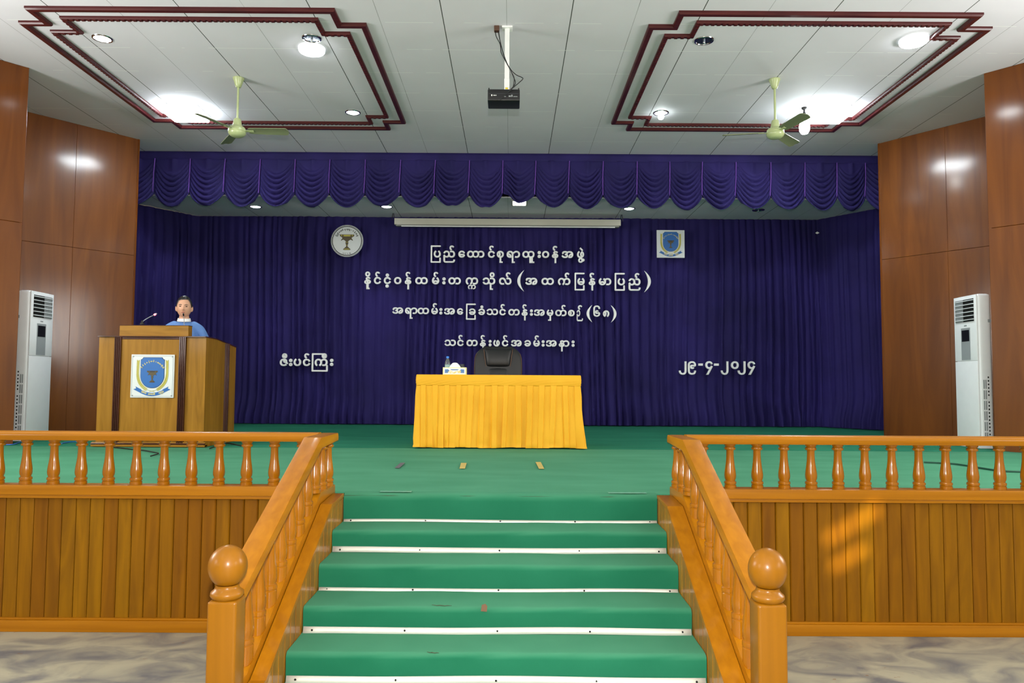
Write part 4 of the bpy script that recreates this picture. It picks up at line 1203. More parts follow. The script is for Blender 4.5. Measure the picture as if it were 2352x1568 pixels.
  0x1048: "148,40,103,-6,79,8,61,28,48,53,35,78,28,105,28,133,28,162,34,188,47,210,59,232,75,250,96,262,118,275,141,281,168,281,194,281,218,275,239,263,260,250,276,233,289,211,301,188,307,162,307,133,307,114,304,96,299,78,293,60,285,44,275,29,265,15,254,3,241,-5,232,6,224,17,215,28,230,40,241,54,249,72,257,89,261,109,261,132,261,166,252,194,235,213,218,233,195,243,168,243,154,243,140,240,128,235,141,223,151,208,159,192,166,175,170,155,170,132,170,86;70,166,70,132,70,115,72,100,78,87,82,74,89,62,98,51,106,62,113,75,120,88,126,101,129,116,129,132,129,147,126,161,122,176,117,191,109,203,98,214,79,193",
  0x1007: "200,-5,173,-5,140,-5,113,2,92,15,70,28,54,46,44,68,34,90,28,114,28,138,28,166,34,191,47,212,59,234,76,251,97,263,119,275,144,281,173,281,198,281,220,278,240,271,260,265,276,255,287,242,299,228,305,211,305,190,305,187,305,182,304,176,304,171,304,165,303,160,303,155,303,152,303,150,303,139,306,132,312,128,318,124,328,123,341,123,341,110,341,98,341,85,338,85,335,85,332,85,311,85,295,90,284,100,273,109,267,123,266,139,258,135,248,133,237,133,218,133,203,139,190,151,178,162,172,177,172,195,172,205,174,214,178,222,183,230,188,236,195,242,187,242,180,243,172,243,153,243,136,239,122,230,107,222,95,210,87,195,79,180,75,162,75,143,75,109,83,83,99,63,115,43,140,33,176,33,212,33,240,42,261,61,271,51,281,41,291,30,279,20,263,12,243,5,223,-2;229,167,236,167,244,167,251,170,257,175,262,181,265,187,265,195,265,203,262,210,257,215,251,221,244,224,236,224,229,224,222,221,216,215,211,210,208,203,208,195,208,187,211,181,216,175,222,170",
  0x102e: "-138,322,-158,322,-176,322,-192,327,-206,335,-221,344,-232,355,-239,370,-247,385,-251,401,-251,419,-251,437,-247,453,-239,468,-232,482,-221,494,-206,503,-192,512,-176,516,-156,516,-137,516,-120,511,-106,503,-92,494,-81,482,-73,467,-66,452,-62,435,-62,417,-62,399,-66,383,-74,369,-82,355,-93,343,-107,335,-121,327;-210,436,-210,418,-210,416,-209,413,-209,411,-202,417,-195,422,-186,426,-177,430,-167,432,-156,432,-145,432,-135,430,-127,426,-118,423,-110,418,-103,412,-103,412,-103,414,-103,416,-103,435,-108,450,-117,463,-127,475,-140,482,-156,482,-173,482,-186,476,-195,463,-205,451;-175,357,-156,357,-146,357,-138,359,-130,364,-123,368,-117,374,-113,381,-119,386,-126,390,-133,393,-140,396,-148,398,-156,398,-164,398,-172,396,-179,393,-186,390,-193,386,-200,380,-190,365",
  0x1042: "190,-240,162,-240,134,-240,110,-234,89,-222,68,-210,51,-194,40,-173,28,-152,22,-128,22,-102,22,-102,22,-101,22,-101,37,-101,51,-101,66,-101,66,-102,66,-102,66,-103,66,-122,70,-140,78,-155,87,-170,98,-182,113,-191,127,-200,144,-204,162,-204,191,-204,214,-194,232,-174,248,-154,257,-125,257,-86,257,34,257,155,257,276,272,276,286,276,301,276,301,156,301,35,301,-85,301,-117,295,-145,284,-168,272,-191,256,-209,235,-222,214,-234",
  0x1049: "224,-240,194,-240,147,-240,111,-227,86,-200,60,-173,47,-134,47,-85,47,-13,47,59,47,131,47,161,52,187,64,209,75,232,92,249,114,262,136,275,162,281,194,281,226,281,253,275,275,263,297,251,314,235,326,214,338,194,344,170,344,145,344,129,339,116,330,105,320,94,307,89,289,89,278,89,268,90,260,92,251,95,243,98,236,100,228,103,220,104,211,104,201,104,193,101,186,94,179,87,175,78,175,66,175,56,178,48,184,40,190,33,199,29,211,29,215,29,220,30,225,32,230,34,234,36,236,40,247,35,257,29,268,24,260,13,252,5,242,1,232,-4,220,-6,208,-6,192,-6,178,-2,167,4,155,11,147,20,141,31,135,42,132,53,132,66,132,88,139,105,153,120,166,134,184,141,208,141,218,141,228,139,236,137,244,135,253,132,260,130,268,127,276,126,284,126,290,126,295,128,297,132,300,136,301,141,301,146,301,165,297,182,288,198,279,212,267,224,251,232,235,240,218,245,197,245,162,245,136,235,117,214,99,194,90,166,90,129,90,58,90,-14,90,-85,90,-126,99,-156,118,-175,138,-194,163,-204,196,-204,218,-204,236,-200,252,-191,268,-182,280,-170,288,-155,297,-140,301,-122,301,-104,301,-103,301,-102,301,-101,316,-101,330,-101,344,-101,344,-101,344,-102,344,-102,344,-131,338,-156,325,-176,313,-197,295,-213,273,-224,250,-235",
  0x1044: "89,-240,73,-240,102,-187,131,-133,160,-79,164,-71,169,-63,174,-53,180,-43,186,-33,192,-23,198,-14,203,-5,208,3,195,-3,181,-5,168,-5,140,-5,115,1,94,14,73,27,57,44,46,65,34,87,28,111,28,138,28,166,34,191,46,212,57,234,73,251,94,263,115,275,140,281,168,281,197,281,223,273,246,258,268,242,284,222,292,197,280,191,268,185,256,179,248,200,236,216,220,227,205,238,187,243,167,243,139,243,117,234,100,214,84,195,75,170,75,139,75,107,83,81,100,62,116,43,139,33,167,33,187,33,205,38,220,49,236,60,248,76,256,97,268,91,280,85,292,79,236,-28,179,-134,123,-240,106,-240",
  0x1040: "196,-5,166,-5,138,-5,114,1,94,13,73,26,57,43,46,64,34,86,28,110,28,138,28,165,34,189,45,211,57,232,73,249,94,262,114,275,139,281,168,281,197,281,222,275,242,262,263,249,279,232,290,211,302,189,307,165,307,138,307,112,302,88,290,66,279,44,263,27,242,14,221,1;150,33,168,33,186,33,203,37,216,46,230,55,241,67,249,83,257,98,261,116,261,137,261,169,252,194,236,214,219,233,197,243,168,243,140,243,117,233,100,214,84,195,75,169,75,137,75,116,79,98,87,82,95,66,106,54,120,46,134,37",
}
_cache = {}


def outline_mesh(key, splines, off, ext):
    """flat letter outline -> solid mesh (verts, faces) in em units, x right, y up, z thickness"""
    if key in _cache:
        return _cache[key]
    cu = bpy.data.curves.new('outline', 'CURVE')
    cu.dimensions = '2D'
    cu.fill_mode = 'BOTH'
    cu.resolution_u = 4
    cu.extrude = ext
    cu.bevel_depth = off      # rounds the edge outward, thickening the stroke
    cu.bevel_resolution = 1
    for pts in splines:
        s = cu.splines.new('BEZIER')
        s.bezier_points.add(len(pts) // 6 - 1)
        for i, bp in enumerate(s.bezier_points):
            q = [v / 1000.0 for v in pts[6 * i:6 * i + 6]]
            bp.handle_left_type = bp.handle_right_type = 'FREE'
            bp.handle_left = (q[0], q[1], 0)
            bp.co = (q[2], q[3], 0)
            bp.handle_right = (q[4], q[5], 0)
        s.use_cyclic_u = True
    o = bpy.data.objects.new('outline', cu)
    COL.objects.link(o)
    dg = bpy.context.evaluated_depsgraph_get()
    me = bpy.data.meshes.new_from_object(o.evaluated_get(dg))
    r = ([tuple(v.co) for v in me.vertices], [tuple(p.vertices) for p in me.polygons])
    bpy.data.objects.remove(o)
    bpy.data.curves.remove(cu)
    bpy.data.meshes.remove(me)
    _cache[key] = r
    return r


def glyph(ch, off=0.02, ext=0.03):
    sp = [[int(v) for v in s.split(',')] for s in GLYPHS[ord(ch)].split(';')]
    g = outline_mesh((ch, off, ext), sp, off, ext)
    xs = [p[i] / 1000 for p in sp for i in range(2, len(p), 6)]
    return g, min(xs), max(xs)


def latin(ch, ext=0.03):
    key = ('latin', ch, ext)
    if key not in _cache:
        cu = bpy.data.curves.new('outline', 'FONT')
        cu.body = ch
        cu.size = 1.0
        cu.extrude = ext
        o = bpy.data.objects.new('outline', cu)
        COL.objects.link(o)
        me = bpy.data.meshes.new_from_object(o.evaluated_get(bpy.context.evaluated_depsgraph_get()))
        _cache[key] = ([tuple(v.co) for v in me.vertices], [tuple(p.vertices) for p in me.polygons])
        bpy.data.objects.remove(o)
        bpy.data.curves.remove(cu)
        bpy.data.meshes.remove(me)
    return _cache[key]


def add_flat(m, g, fn):
    """adds (verts, faces) through fn(x, y, z) -> world point"""
    vs = [m.v(fn(*p)) for p in g[0]]
    for f in g[1]:
        m.face([vs[i] for i in f])


ABOVE = 'ိီံဲ်'


def capsule(m, a, b, w, fn, t=0.03):
    """rounded stroke from a to b"""
    a, b = Vector(a), Vector(b)
    d = (b - a).normalized()
    an = math.atan2(d.y, d.x)
    pts = [(b.x + w * math.cos(an + PI * (k / 8 - 0.5)), b.y + w * math.sin(an + PI * (k / 8 - 0.5))) for k in range(9)]
    pts += [(a.x + w * math.cos(an + PI * (k / 8 + 0.5)), a.y + w * math.sin(an + PI * (k / 8 + 0.5))) for k in range(9)]
    A = [m.v(fn(x, y, -t)) for x, y in pts]
    B = [m.v(fn(x, y, t)) for x, y in pts]
    m.face(A)
    m.face(B[::-1])
    for i in range(len(pts)):
        j = (i + 1) % len(pts)
        m.face([A[i], B[i], B[j], A[j]])


def paren(m, cx, h, w, thick, sgn, fn, t=0.03):
    n = 20
    pts = []
    for k in range(n + 1):
        u = -1 + 2 * k / n
        pts.append((cx + sgn * w * (1 - u * u), u * h))
    inner = []
    for k in range(n, -1, -1):
        u = -1 + 2 * k / n
        inner.append((cx + sgn * ((w - thick) * (1 - u * u)), u * h))
    pts += inner[1:-1]
    A = [m.v(fn(x, y, -t)) for x, y in pts]
    B = [m.v(fn(x, y, t)) for x, y in pts]
    L = len(pts)
    for i in range(L):
        j = (i + 1) % L
        m.face([A[i], B[i], B[j], A[j]])
    for i in range(n):
        o0, o1 = i, i + 1
        i0, i1 = (L - i) % L, (L - i - 1)
        if o0 == 0:
            m.face([A[0], A[1], A[L - 1]]), m.face([B[0], B[1], B[L - 1]])
        elif o1 == n:
            m.face([A[o0], A[n], A[L - o0]]), m.face([B[o0], B[n], B[L - o0]])
        else:
            m.face([A[o0], A[o1], A[L - o1], A[L - o0]]), m.face([B[o0], B[o1], B[L - o1], B[L - o0]])


YL = 12.80          # plane of the white letters, on the front of the curtain folds


def text_line(entries, em, base, cx, label, off=0.019):
    """entries: (left px, letters[, right px]); base(px) -> baseline pixel row; cx: crop px -> photo px"""
    px0 = cx(entries[0][0])
    org = at(px0, base(px0), Y=YL)
    root = thing('lettering', org, label, 'lettering', 'white lettering pinned to the purple curtain')
    mpp = 1.0 / (F / (YL * 1.0016))
    S = em * mpp

    for e in entries:
        left, s = e[0], e[1]
        right = e[2] if len(e) > 2 else None
        opt = e[3] if len(e) > 3 else {}
        p0 = cx(left)
        o = at(p0, base(p0), Y=YL)
        m = MB()
        fn = lambda x, y, z, o=o: (o.x + x * S, o.y + z * S, o.z + y * S)
        if s == 'RA':        # wrapping frame letter
            wd = (cx(right) - p0) / em - 0.07
            a = 0.035
            stop = opt.get('stop', wd)
            capsule(m, (a, 0.50), (a + stop, 0.50), a * 0.95, fn)
            capsule(m, (a, 0.50), (a, -0.225), a * 0.95, fn, 0.034)
            capsule(m, (a, -0.225), (a + wd, -0.225), a * 0.95, fn, 0.038)
            capsule(m, (a + wd, -0.225), (a + wd, opt.get('up', -0.05)), a * 0.95, fn, 0.042)
        elif s in '()':
            h = opt['h'] / 2 / em
            w = (cx(right) - p0) / em
            f2 = lambda x, y, z: fn(x, y + opt['mid'], z)
            if s == '(':
                paren(m, w, h, w, opt['t'], -1, f2)
            else:
                paren(m, 0, h, w, opt['t'], 1, f2)
        elif s == '-':
            w = (cx(right) - p0) / em
            m2 = opt.get('y', 0.16)
            m.box(*(fn(0, 0, 0)[0], fn(w, 0, 0)[0]), o.y - 0.03 * S, o.y + 0.03 * S, fn(0, m2 - 0.045, 0)[2], fn(0, m2 + 0.045, 0)[2])
        else:
            pen = 0.0
            for i, ch in enumerate(s):
                g, x0, x1 = glyph(ch, off)
                if i == 0:
                    k = 1.0
                    if right is not None:
                        k = ((cx(right) - p0) / em - 2 * off) / (x1 - x0)
                    dx = off - x0 * k
                    f2 = lambda x, y, z, k=k, dx=dx: fn(x * k + dx, y, z)
                    pen = x1 * k + dx + 0.028
                else:
                    dx = pen + opt.get('dx', {}).get(ch, 0.0)
                    dy = opt.get('dy', {}).get(ch, 0.0)
                    sc = opt.get('sc', {}).get(ch, 1.0)
                    if ch not in ABOVE and ch not in 'ုူွှ့' and ch not in 'ာ' and ch in opt.get('sub', ''):
                        dx = off - x0 + opt['subx']
                        sc, dy = 0.62, -0.215
                    f2 = lambda x, y, z, dx=dx, dy=dy, sc=sc, i=i: fn(x * sc + dx, y * sc + dy, z - 0.006 * i)
                    if ch == 'ာ':
                        pen = pen + x1 + 0.028
                add_flat(m, g, f2)
        m.build('letter', M_white, root, 40)
    return root


Z1 = lambda c: 800 + c / 3.26667
text_line([(618, 'RA', 695), (640, 'ပ'), (713, 'ည်'), (825, 'ေ'), (890, 'ထာ'), (1047, 'င်'), (1113, 'စု'), (1187, 'ရာ'), (1305, 'ထူ'), (1420, 'း'), (1453, 'ဝ'), (1527, 'န်'), (1600, 'အ'),
           (1715, 'ဖွဲ့', None, {'dx': {'့': 0.1}})], 51, lambda x: 591 + (x - 1165) * 0.004, Z1, 'topmost white line of lettering on the purple curtain, beginning with a boxed letter')
text_line([(120, 'နိုင'[:1] + 'ို', None, {'dx': {'ု': 0.0}}), (192, 'င်'), (266, 'ငံ့', None, {'dx': {'့': 0.0}}), (343, 'ဝ'), (423, 'န်'), (502, 'ထ'), (627, 'မ်'), (705, 'း'), (750, 'တ'),
           (880, 'ကက', None, {'sub': 'က', 'subx': 0.11}), (1008, 'သို', None, {'dx': {'ု': -0.05}}), (1130, 'လ်'), (1268, '(', 1320, {'h': 50, 'mid': 0.16, 't': 0.13}), (1328, 'အ'), (1448, 'ထ'), (1572, 'က်'),
           (1697, 'RA', 1773), (1718, 'မ'), (1803, 'န်'), (1878, 'မာ'), (1998, 'RA', 2075), (2020, 'ပ'), (2102, 'ည်'), (2220, ')', 2270, {'h': 50, 'mid': 0.16, 't': 0.13})],
          52, lambda x: 651.0 + (x - 835) * 0.0055, Z1, 'longest white line of lettering, second from the top, ending in large brackets')
text_line([(330, 'အ'), (425, 'ရာ'), (520, 'ထ'), (622, 'မ်'), (683, 'း'), (718, 'အ'), (815, 'ေ'), (883, 'RA', 957), (905, 'ခ'), (975, 'ခံ'), (1038, 'သ'), (1133, 'င်'), (1200, 'တ'), (1300, 'န်'), (1362, 'း'), (1392, 'အ'),
           (1488, 'မှ'), (1552, 'တ်'), (1648, 'စ'), (1712, 'ဉ်', 1762), (1788, '(', 1830, {'h': 40, 'mid': 0.13, 't': 0.13}), (1838, '၆'), (1910, '၈'), (1970, ')', 2012, {'h': 40, 'mid': 0.13, 't': 0.13})],
          47, lambda x: 719.5 + (x - 900) * 0.0145, Z1, 'third white line of lettering, ending in a bracketed number')
text_line([(722, 'သ'), (817, 'င်'), (886, 'တ'), (987, 'န်'), (1052, 'း'), (1087, 'ဖွ'), (1152, 'င့်', None, {}), (1220, 'အ'), (1320, 'ခ'), (1387, 'မ်'), (1450, 'း'), (1482, 'အ'), (1578, 'နာ'), (1675, 'း')],
          46.5, lambda x: 793.5 + (x - 1020) * 0.006, Z1, 'lowest centred white line of lettering, just above the black chair')
Z2 = lambda c: 630 + c / 15.68
text_line([(200, 'ဇီ'), (530, 'း'), (695, 'ပ'), (1030, 'င်'), (1350, 'RA', 1930, {'up': 0.0, 'stop': 0.46}), (1455, 'ကီ'), (2005, 'း')], 53, lambda x: 839.3, Z2, 'short white place name low on the curtain beside the lectern')
Z3 = lambda c: 1550 + c / 11.76
text_line([(105, '၂', 315), (350, '၉'), (635, '-', 755), (820, '၄', 1020), (1060, '-', 1185), (1240, '၂', 1445), (1515, '၀'), (1695, '၂', 1910), (1965, '၄', 2165)], 56, lambda x: 846.0, Z3, 'white date in numerals low on the date side of the curtain')

# ---------------------------------------------------------------- emblem plaques
M_plaque = plain('white_enamel_plaque', srgb(206, 212, 212), 0.3)
M_blue = plain('emblem_blue', srgb(14, 92, 164), 0.4)
M_outline = plain('emblem_outline', srgb(24, 44, 70), 0.5)
M_gold = plain('emblem_gold', srgb(176, 168, 62), 0.45)
M_goldtext = plain('pale_gold_text', srgb(196, 188, 120), 0.5)
M_bowl = plain('bowl_bronze', srgb(74, 64, 36), 0.4, noise=0.35, nscale=60)
M_bowl_dark = plain('bowl_dark', srgb(30, 26, 20), 0.5)
M_edge = plain('plaque_edge_grey', srgb(140, 148, 152), 0.4)

BOWL = [(177, 395), (180, 372), (170, 345), (142, 334), (118, 312), (96, 285), (70, 258), (48, 238), (36, 228), (28, 215), (36, 190), (37, 175), (30, 160), (22, 130), (18, 100), (22, 88), (48, 66), (92, 24), (95, 14), (70, 4), (0, 0)]


def bowl(parent, fn, y0, s, mat, dark):
    """stemmed offering bowl: fn(x, z, depth), s = height"""
    k = s / 395.0
    pts = [(x * k, z * k) for x, z in BOWL]
    m = MB()
    rows = []
    for d in (0.0, 1.0):
        L = [m.v(fn(-x, z, d)) for x, z in pts[:-1]]
        R = [m.v(fn(x, z, d)) for x, z in pts[:-1]]
        rows.append((L, R))
        for i in range(len(L) - 1):
            m.face([L[i], L[i + 1], R[i + 1], R[i]])
    for a, b in zip(rows[0], rows[1]):
        for i in range(len(a) - 1):
            m.face([a[i], a[i + 1], b[i + 1], b[i]])
    for sg in (-1, 1):
        w = [m.v(fn(sg * x * k, z * k, 0.9)) for x, z in ((104, 318), (122, 290), (152, 246), (138, 238), (116, 256), (84, 262), (60, 246), (76, 275))]
        m.face(w)
    m.build('offering_bowl', mat, parent)
    m = MB()
    for x0, x1, z0, z1 in ((-82, 82, 345, 385), (-150, -128, 350, 390), (-105, -98, 350, 390), (128, 150, 350, 390), (98, 105, 350, 390), (-36, 36, 196, 204), (-24, 24, 118, 126), (-60, 60, 30, 40), (-80, 80, 12, 20)):
        vs = [m.v(fn(x * k, z * k, 1.25)) for x, z in ((x0, z0), (x1, z0), (x1, z1), (x0, z1))]
        m.face(vs)
    m.build('bowl_band', dark, parent)


def arc_text(m, s, R, a0, a1, em, fn, off=0.012, flip=False, font=glyph):
    """letters along an arc from angle a0 to a1 (degrees, 90 = top)"""
    groups = []
    for ch in s:
        if groups and ch in 'ိီံဲ်ုူွှ့ာြ' and font is glyph:
            groups[-1] += ch
        else:
            groups.append(ch)
    for i, gset in enumerate(groups):
        u = (i + 0.5) / len(groups)
        a = math.radians(a0 + (a1 - a0) * u)
        pen = 0
        for j, ch in enumerate(gset):
            if font is glyph:
                g, x0, x1 = glyph(ch, off, 0.01)
            else:
                g = latin(ch, 0.01)
                x0, x1 = 0.0, 0.6
            if j == 0:
                dx = -(x0 + x1) / 2
                pen = x1 + dx + 0.028
            else:
                dx = pen if ch != 'ြ' else -(x0 + x1) / 2
            rot = a - PI / 2 if not flip else a + PI / 2
            c, sn = math.cos(rot), math.sin(rot)

            def f(x, y, z, dx=dx, c=c, sn=sn, a=a):
                lx, ly = (x + dx) * em, y * em
                return fn(R * math.cos(a) + lx * c - ly * sn, R * math.sin(a) + lx * sn + ly * c, 1 + 0.3 * (z > 0))
            add_flat(m, g, f)


def plaque(cx, cy, y, size, label, dy=1, frame=True):
    """square white board with shield, wreath of grain, bowl and ribbon; faces -Y"""
    c = at(cx, cy, Y=y)
    t = thing('emblem_plaque', c, label, 'emblem', 'square emblem plaques')
    s = size / 1.0
    lay = 0.0022
    MB().box(c.x - s / 2, c.x + s / 2, y, y + 0.014, c.z - s / 2, c.z + s / 2, 0.002, 1).build('board', M_plaque, t)
    if frame:
        m = MB()
        w = 0.012 * s
        for x0, x1, z0, z1 in ((-.475, .475, .463, .47), (-.475, .475, -.47, -.463), (-.475, -.468, -.47, .47), (.468, .475, -.47, .47)):
            m.box(c.x + x0 * s, c.x + x1 * s, y - 0.0015, y + 0.001, c.z + z0 * s, c.z + z1 * s)
        m.build('border_line', M_edge, t)
        m = MB()
        for x in (-.45, .45):
            for z in (-.45, .45):
                m.lathe([(0.007, 0), (0.005, -0.004)], (c.x + x * s, y, c.z + z * s), 10, 'Y')
        m.build('screw', M_edge, t)

    def flat(poly, name, mat, d0, d1):
        m = MB()
        m.prism([(c.x + x * s, c.z + z * s) for x, z in poly], y - d1 * lay, y - d0 * lay, 'Y')
        return m.build(name, mat, t)

    def shield(k):
        w, top, bot = 0.27 * k, 0.425, -0.27
        pts = [(-w + 0.06, top + 0.002), (w - 0.06, top + 0.002), (w - 0.035, top - 0.035), (w, top - 0.05), (w, 0.0)]
        for q in range(1, 12):
            u = q / 12
            pts.append((w * math.cos(u * PI / 2) ** 0.9, 0.0 + bot * math.sin(u * PI / 2) ** 1.15))
        pts.append((0, bot))
        pts += [(-x, z) for x, z in pts[1:-1][::-1]]
        return [(x * k, 0.08 + (z - 0.08) * (1 + (k - 1) * 1.0)) for x, z in [(p[0] / k, p[1]) for p in pts]]
    flat(shield(1.03), 'shield_outline', M_outline, 0, 1)
    flat(shield(1.0), 'shield', M_blue, 1, 1.6)
    # ears of grain
    for sg in (-1, 1):
        m = MB()
        st = [(sg * 0.335, 0.35), (sg * 0.34, 0.2), (sg * 0.34, 0.02), (sg * 0.305, -0.12), (sg * 0.24, -0.22), (sg * 0.16, -0.29), (sg * 0.11, -0.32)]
        path = spline([(x, 0, z) for x, z in st], 6)
        for k in range(len(path) - 1):
            a, b = path[k], path[k + 1]
            d = (b - a).normalized()
            nrm = Vector((-d.z, 0, d.x))
            for q in (-1, 1):
                p = a + nrm * q * 0.014 - d * 0.006
                e = a + nrm * q * 0.032 - d * 0.03
                pts = [p + d * 0.012, p + nrm * q * 0.016, e, p - nrm * q * 0.004 - d * 0.01]
                vs = [m.v((c.x + v.x * s, y - (1.3 + 0.3 * ((k * 2 + q) % 3)) * lay, c.z + v.z * s)) for v in pts]
                m.face(vs)
        for k in range(0, len(path) - 1):
            a, b = path[k], path[k + 1]
            vs = [m.v((c.x + v[0] * s, y - 0.5 * lay, c.z + v[1] * s)) for v in ((a.x - 0.012, a.z), (a.x + 0.012, a.z), (b.x + 0.012, b.z), (b.x - 0.012, b.z))]
            m.face(vs)
        m.build('grain_ear', M_gold, t)
    m = MB()
    for sg in (-1, 1):
        m.tube([(c.x + sg * 0.11 * s, y - lay, c.z - 0.32 * s), (c.x, y - lay, c.z - 0.345 * s), (c.x - sg * 0.06 * s, y - lay, c.z - 0.36 * s)], 0.004 * s, 6)
    m.build('stalk', M_gold, t)
    # ribbon
    up, lo = [], []
    for k in range(17):
        u = -1 + k / 8
        x = 0.25 * u
        up.append((x, -0.385 + 0.065 * u * u))
        lo.append((x * 1.16, -0.46 + 0.085 * u * u))
    rb = lo + [(0.43, -0.305), (0.365, -0.285), (0.38, -0.24), (0.245, -0.31)] + up[::-1] + [(-0.245, -0.31), (-0.38, -0.24), (-0.365, -0.285), (-0.43, -0.305)]
    flat(rb, 'ribbon', M_blue, 0, 1.2)
    bowl(t, lambda x, z, d: (c.x + x, y - (1.6 + d) * lay, c.z - 0.15 * s + z), y, 0.275 * s, M_bowl, M_bowl_dark)
    m = MB()
    arc_text(m, 'နိုင်ငံ့ဝန်ထမ်းတကသိုလ်', 0.30 * s, 152, 28, 0.085 * s, lambda x, z, d: (c.x + x * 0.95, y - (1.5 + d) * lay, c.z + 0.03 * s + z), 0.03)
    m.build('arched_lettering', M_goldtext, t)
    m = MB()
    for word, x0, z0, rot in (('သီလ', -0.245, -0.372, -0.33), ('သမာဓိ'.replace('ဓ', 'ခ'), -0.085, -0.43, 0.0), ('ပညာ'.replace('ည', 'ည'), 0.165, -0.405, 0.33)):
        pen = 0.0
        prev = 0.0
        for ch in word:
            g, gx0, gx1 = glyph(ch, 0.03, 0.01)
            if ch in 'ိီ':
                dx = prev
            elif ch == 'ာ':
                dx = prev
                prev = prev + gx1 + 0.03
            else:
                dx = prev - gx0 + 0.02
                prev = dx + gx1 + 0.03
            em = 0.11 * s

            def f(x, yy, z, dx=dx):
                lx, lz = (x + dx) * em, yy * em
                cr, sr = math.cos(rot), math.sin(rot)
                return (c.x + x0 * s + lx * cr - lz * sr, y - (1.35 + 0.4 * (z > 0)) * lay, c.z + z0 * s + lx * sr + lz * cr)
            add_flat(m, g, f)
    m.build('ribbon_lettering', M_goldtext, t)
    return t


YP = 8.16           # front face of the lectern
plaque(350, 863.5, YP - 0.0295, 0.462, 'square white emblem plaque on the front of the wooden lectern')
plaque(1540.5, 560, 12.78, 0.475, 'square white emblem plaque high on the purple curtain', frame=False)
# round seal
c = at(797, 553, Y=12.78)
t = thing('round_seal', c, 'round white seal with a black rim high on the purple curtain', 'emblem')
R = 0.275
y = 12.78
MB().lathe([(R, 0.02), (R, 0.004), (R - 0.004, 0.0), (0.001, 0.0)][::-1], (c.x, y, c.z), 64, 'Y').build('disc', M_plaque, t, 40)
m = MB()
for r0, r1 in ((R - 0.008, R - 0.014), (R - 0.022, R - 0.034)):
    n = 96
    A = [m.v((c.x + r0 * math.cos(2 * PI * k / n), y - 0.0015, c.z + r0 * math.sin(2 * PI * k / n))) for k in range(n)]
    B = [m.v((c.x + r1 * math.cos(2 * PI * k / n), y - 0.0015, c.z + r1 * math.sin(2 * PI * k / n))) for k in range(n)]
    for k in range(n):
        m.face([A[k], A[(k + 1) % n], B[(k + 1) % n], B[k]])
m.build('rim_line', M_hole, t)
bowl(t, lambda x, z, d: (c.x + x, y - 0.001 - d * 0.0025, c.z - 0.16 + z), y, 0.27, M_bowl, M_gold)
m = MB()
arc_text(m, 'ပြည်ေထာင်စုရာထူးဝန်အဖွဲ့', 0.19, 158, 22, 0.062, lambda x, z, d: (c.x + x, y - 0.002 * d, c.z + z), 0.02)
m.build('arched_lettering', M_hole, t)
m = MB()
arc_text(m, 'UCSB', 0.235, 250, 290, 0.042, lambda x, z, d: (c.x + x, y - 0.002 * d, c.z + z), flip=True, font=latin)
m.build('lettering', M_hole, t)
# ---------------------------------------------------------------- lectern
def X_at(px, y=880):
    return at(px, y, Y=YP).x


LX0, LX1 = X_at(224.5), X_at(471)
LZ1 = 2.032
lec = thing('lectern', ((LX0 + LX1) / 2, YP, ST), 'large veneered wooden lectern with dark fluted mouldings at the side of the stage', 'lectern')
s1, s2 = X_at(270), X_at(418.5)
MB().box(LX0, LX1, YP, YP + 0.03, ST + 0.05, LZ1 - 0.012).build('front_panel', M_podium, lec)
MB().box(s1 + 0.03, s2 - 0.03, YP - 0.014, YP + 0.002, ST + 0.06, LZ1 - 0.035, 0.003).build('raised_panel', M_podium, lec)
for sx in (s1, s2):
    m = MB()
    w = 0.037
    prof = []
    n = 4
    for k in range(n):
        x = sx - w + 2 * w * k / n
        d = 2 * w / n
        prof += [(x, YP - 0.016), (x + d * 0.15, YP - 0.03), (x + d * 0.5, YP - 0.035), (x + d * 0.85, YP - 0.03)]
    prof += [(sx + w, YP - 0.016), (sx + w, YP + 0.002), (sx - w, YP + 0.002)]
    m.prism(prof, ST, LZ1 - 0.01, 'Z')
    m.build('fluted_strip', M_dark, lec, 40)
MB().box(LX0 - 0.006, LX1 + 0.006, YP - 0.03, YP + 0.05, LZ1 - 0.012, LZ1, 0.003).box(s1 + 0.03, s2 - 0.03, YP - 0.018, YP, LZ1 - 0.036, LZ1 - 0.012, 0.003).build('top_moulding', M_dark, lec)
# returning sides with a sloping top
YB = 9.05
for x0, nm in ((LX1 - 0.025, 1), (LX0, -1)):
    prof = [(YP + 0.03, ST + 0.05), (YB, ST + 0.05), (YB, 1.955), (YB - 0.15, 1.97), (YP + 0.30, 2.015), (YP + 0.12, LZ1 - 0.012), (YP + 0.03, LZ1 - 0.012)]
    MB().prism(prof, x0, x0 + 0.025, 'X').build('side_panel', M_podium, lec)
    tp = [(YB + 0.004, 1.955), (YB - 0.15, 1.97), (YP + 0.30, 2.015), (YP + 0.12, LZ1 - 0.012), (YP + 0.05, LZ1 - 0.012)]
    MB().prism(tp + [(a, b + 0.012) for a, b in tp[::-1]], x0 - 0.006, x0 + 0.031, 'X').build('side_moulding', M_dark, lec)
    xs = x0 + 0.025 if nm > 0 else x0
    m = MB()
    prof = []
    y0, w = YP + 0.60, 0.06
    for k in range(4):
        yv = y0 - w + 2 * w * k / 4
        d = w / 2
        prof += [(xs, yv), (xs + nm * 0.014, yv + d * 0.15), (xs + nm * 0.018, yv + d * 0.5), (xs + nm * 0.014, yv + d * 0.85)]
    prof += [(xs, y0 + w), (xs - nm * 0.002, y0 + w), (xs - nm * 0.002, y0 - w)]
    m.prism(prof, ST, 1.985, 'Z')
    m.build('fluted_strip', M_dark, lec, 40)
    MB().box(min(xs, xs + nm * 0.03), max(xs, xs + nm * 0.03), YP - 0.03, YB, ST, ST + 0.05, 0.004).build('plinth', M_podium, lec)
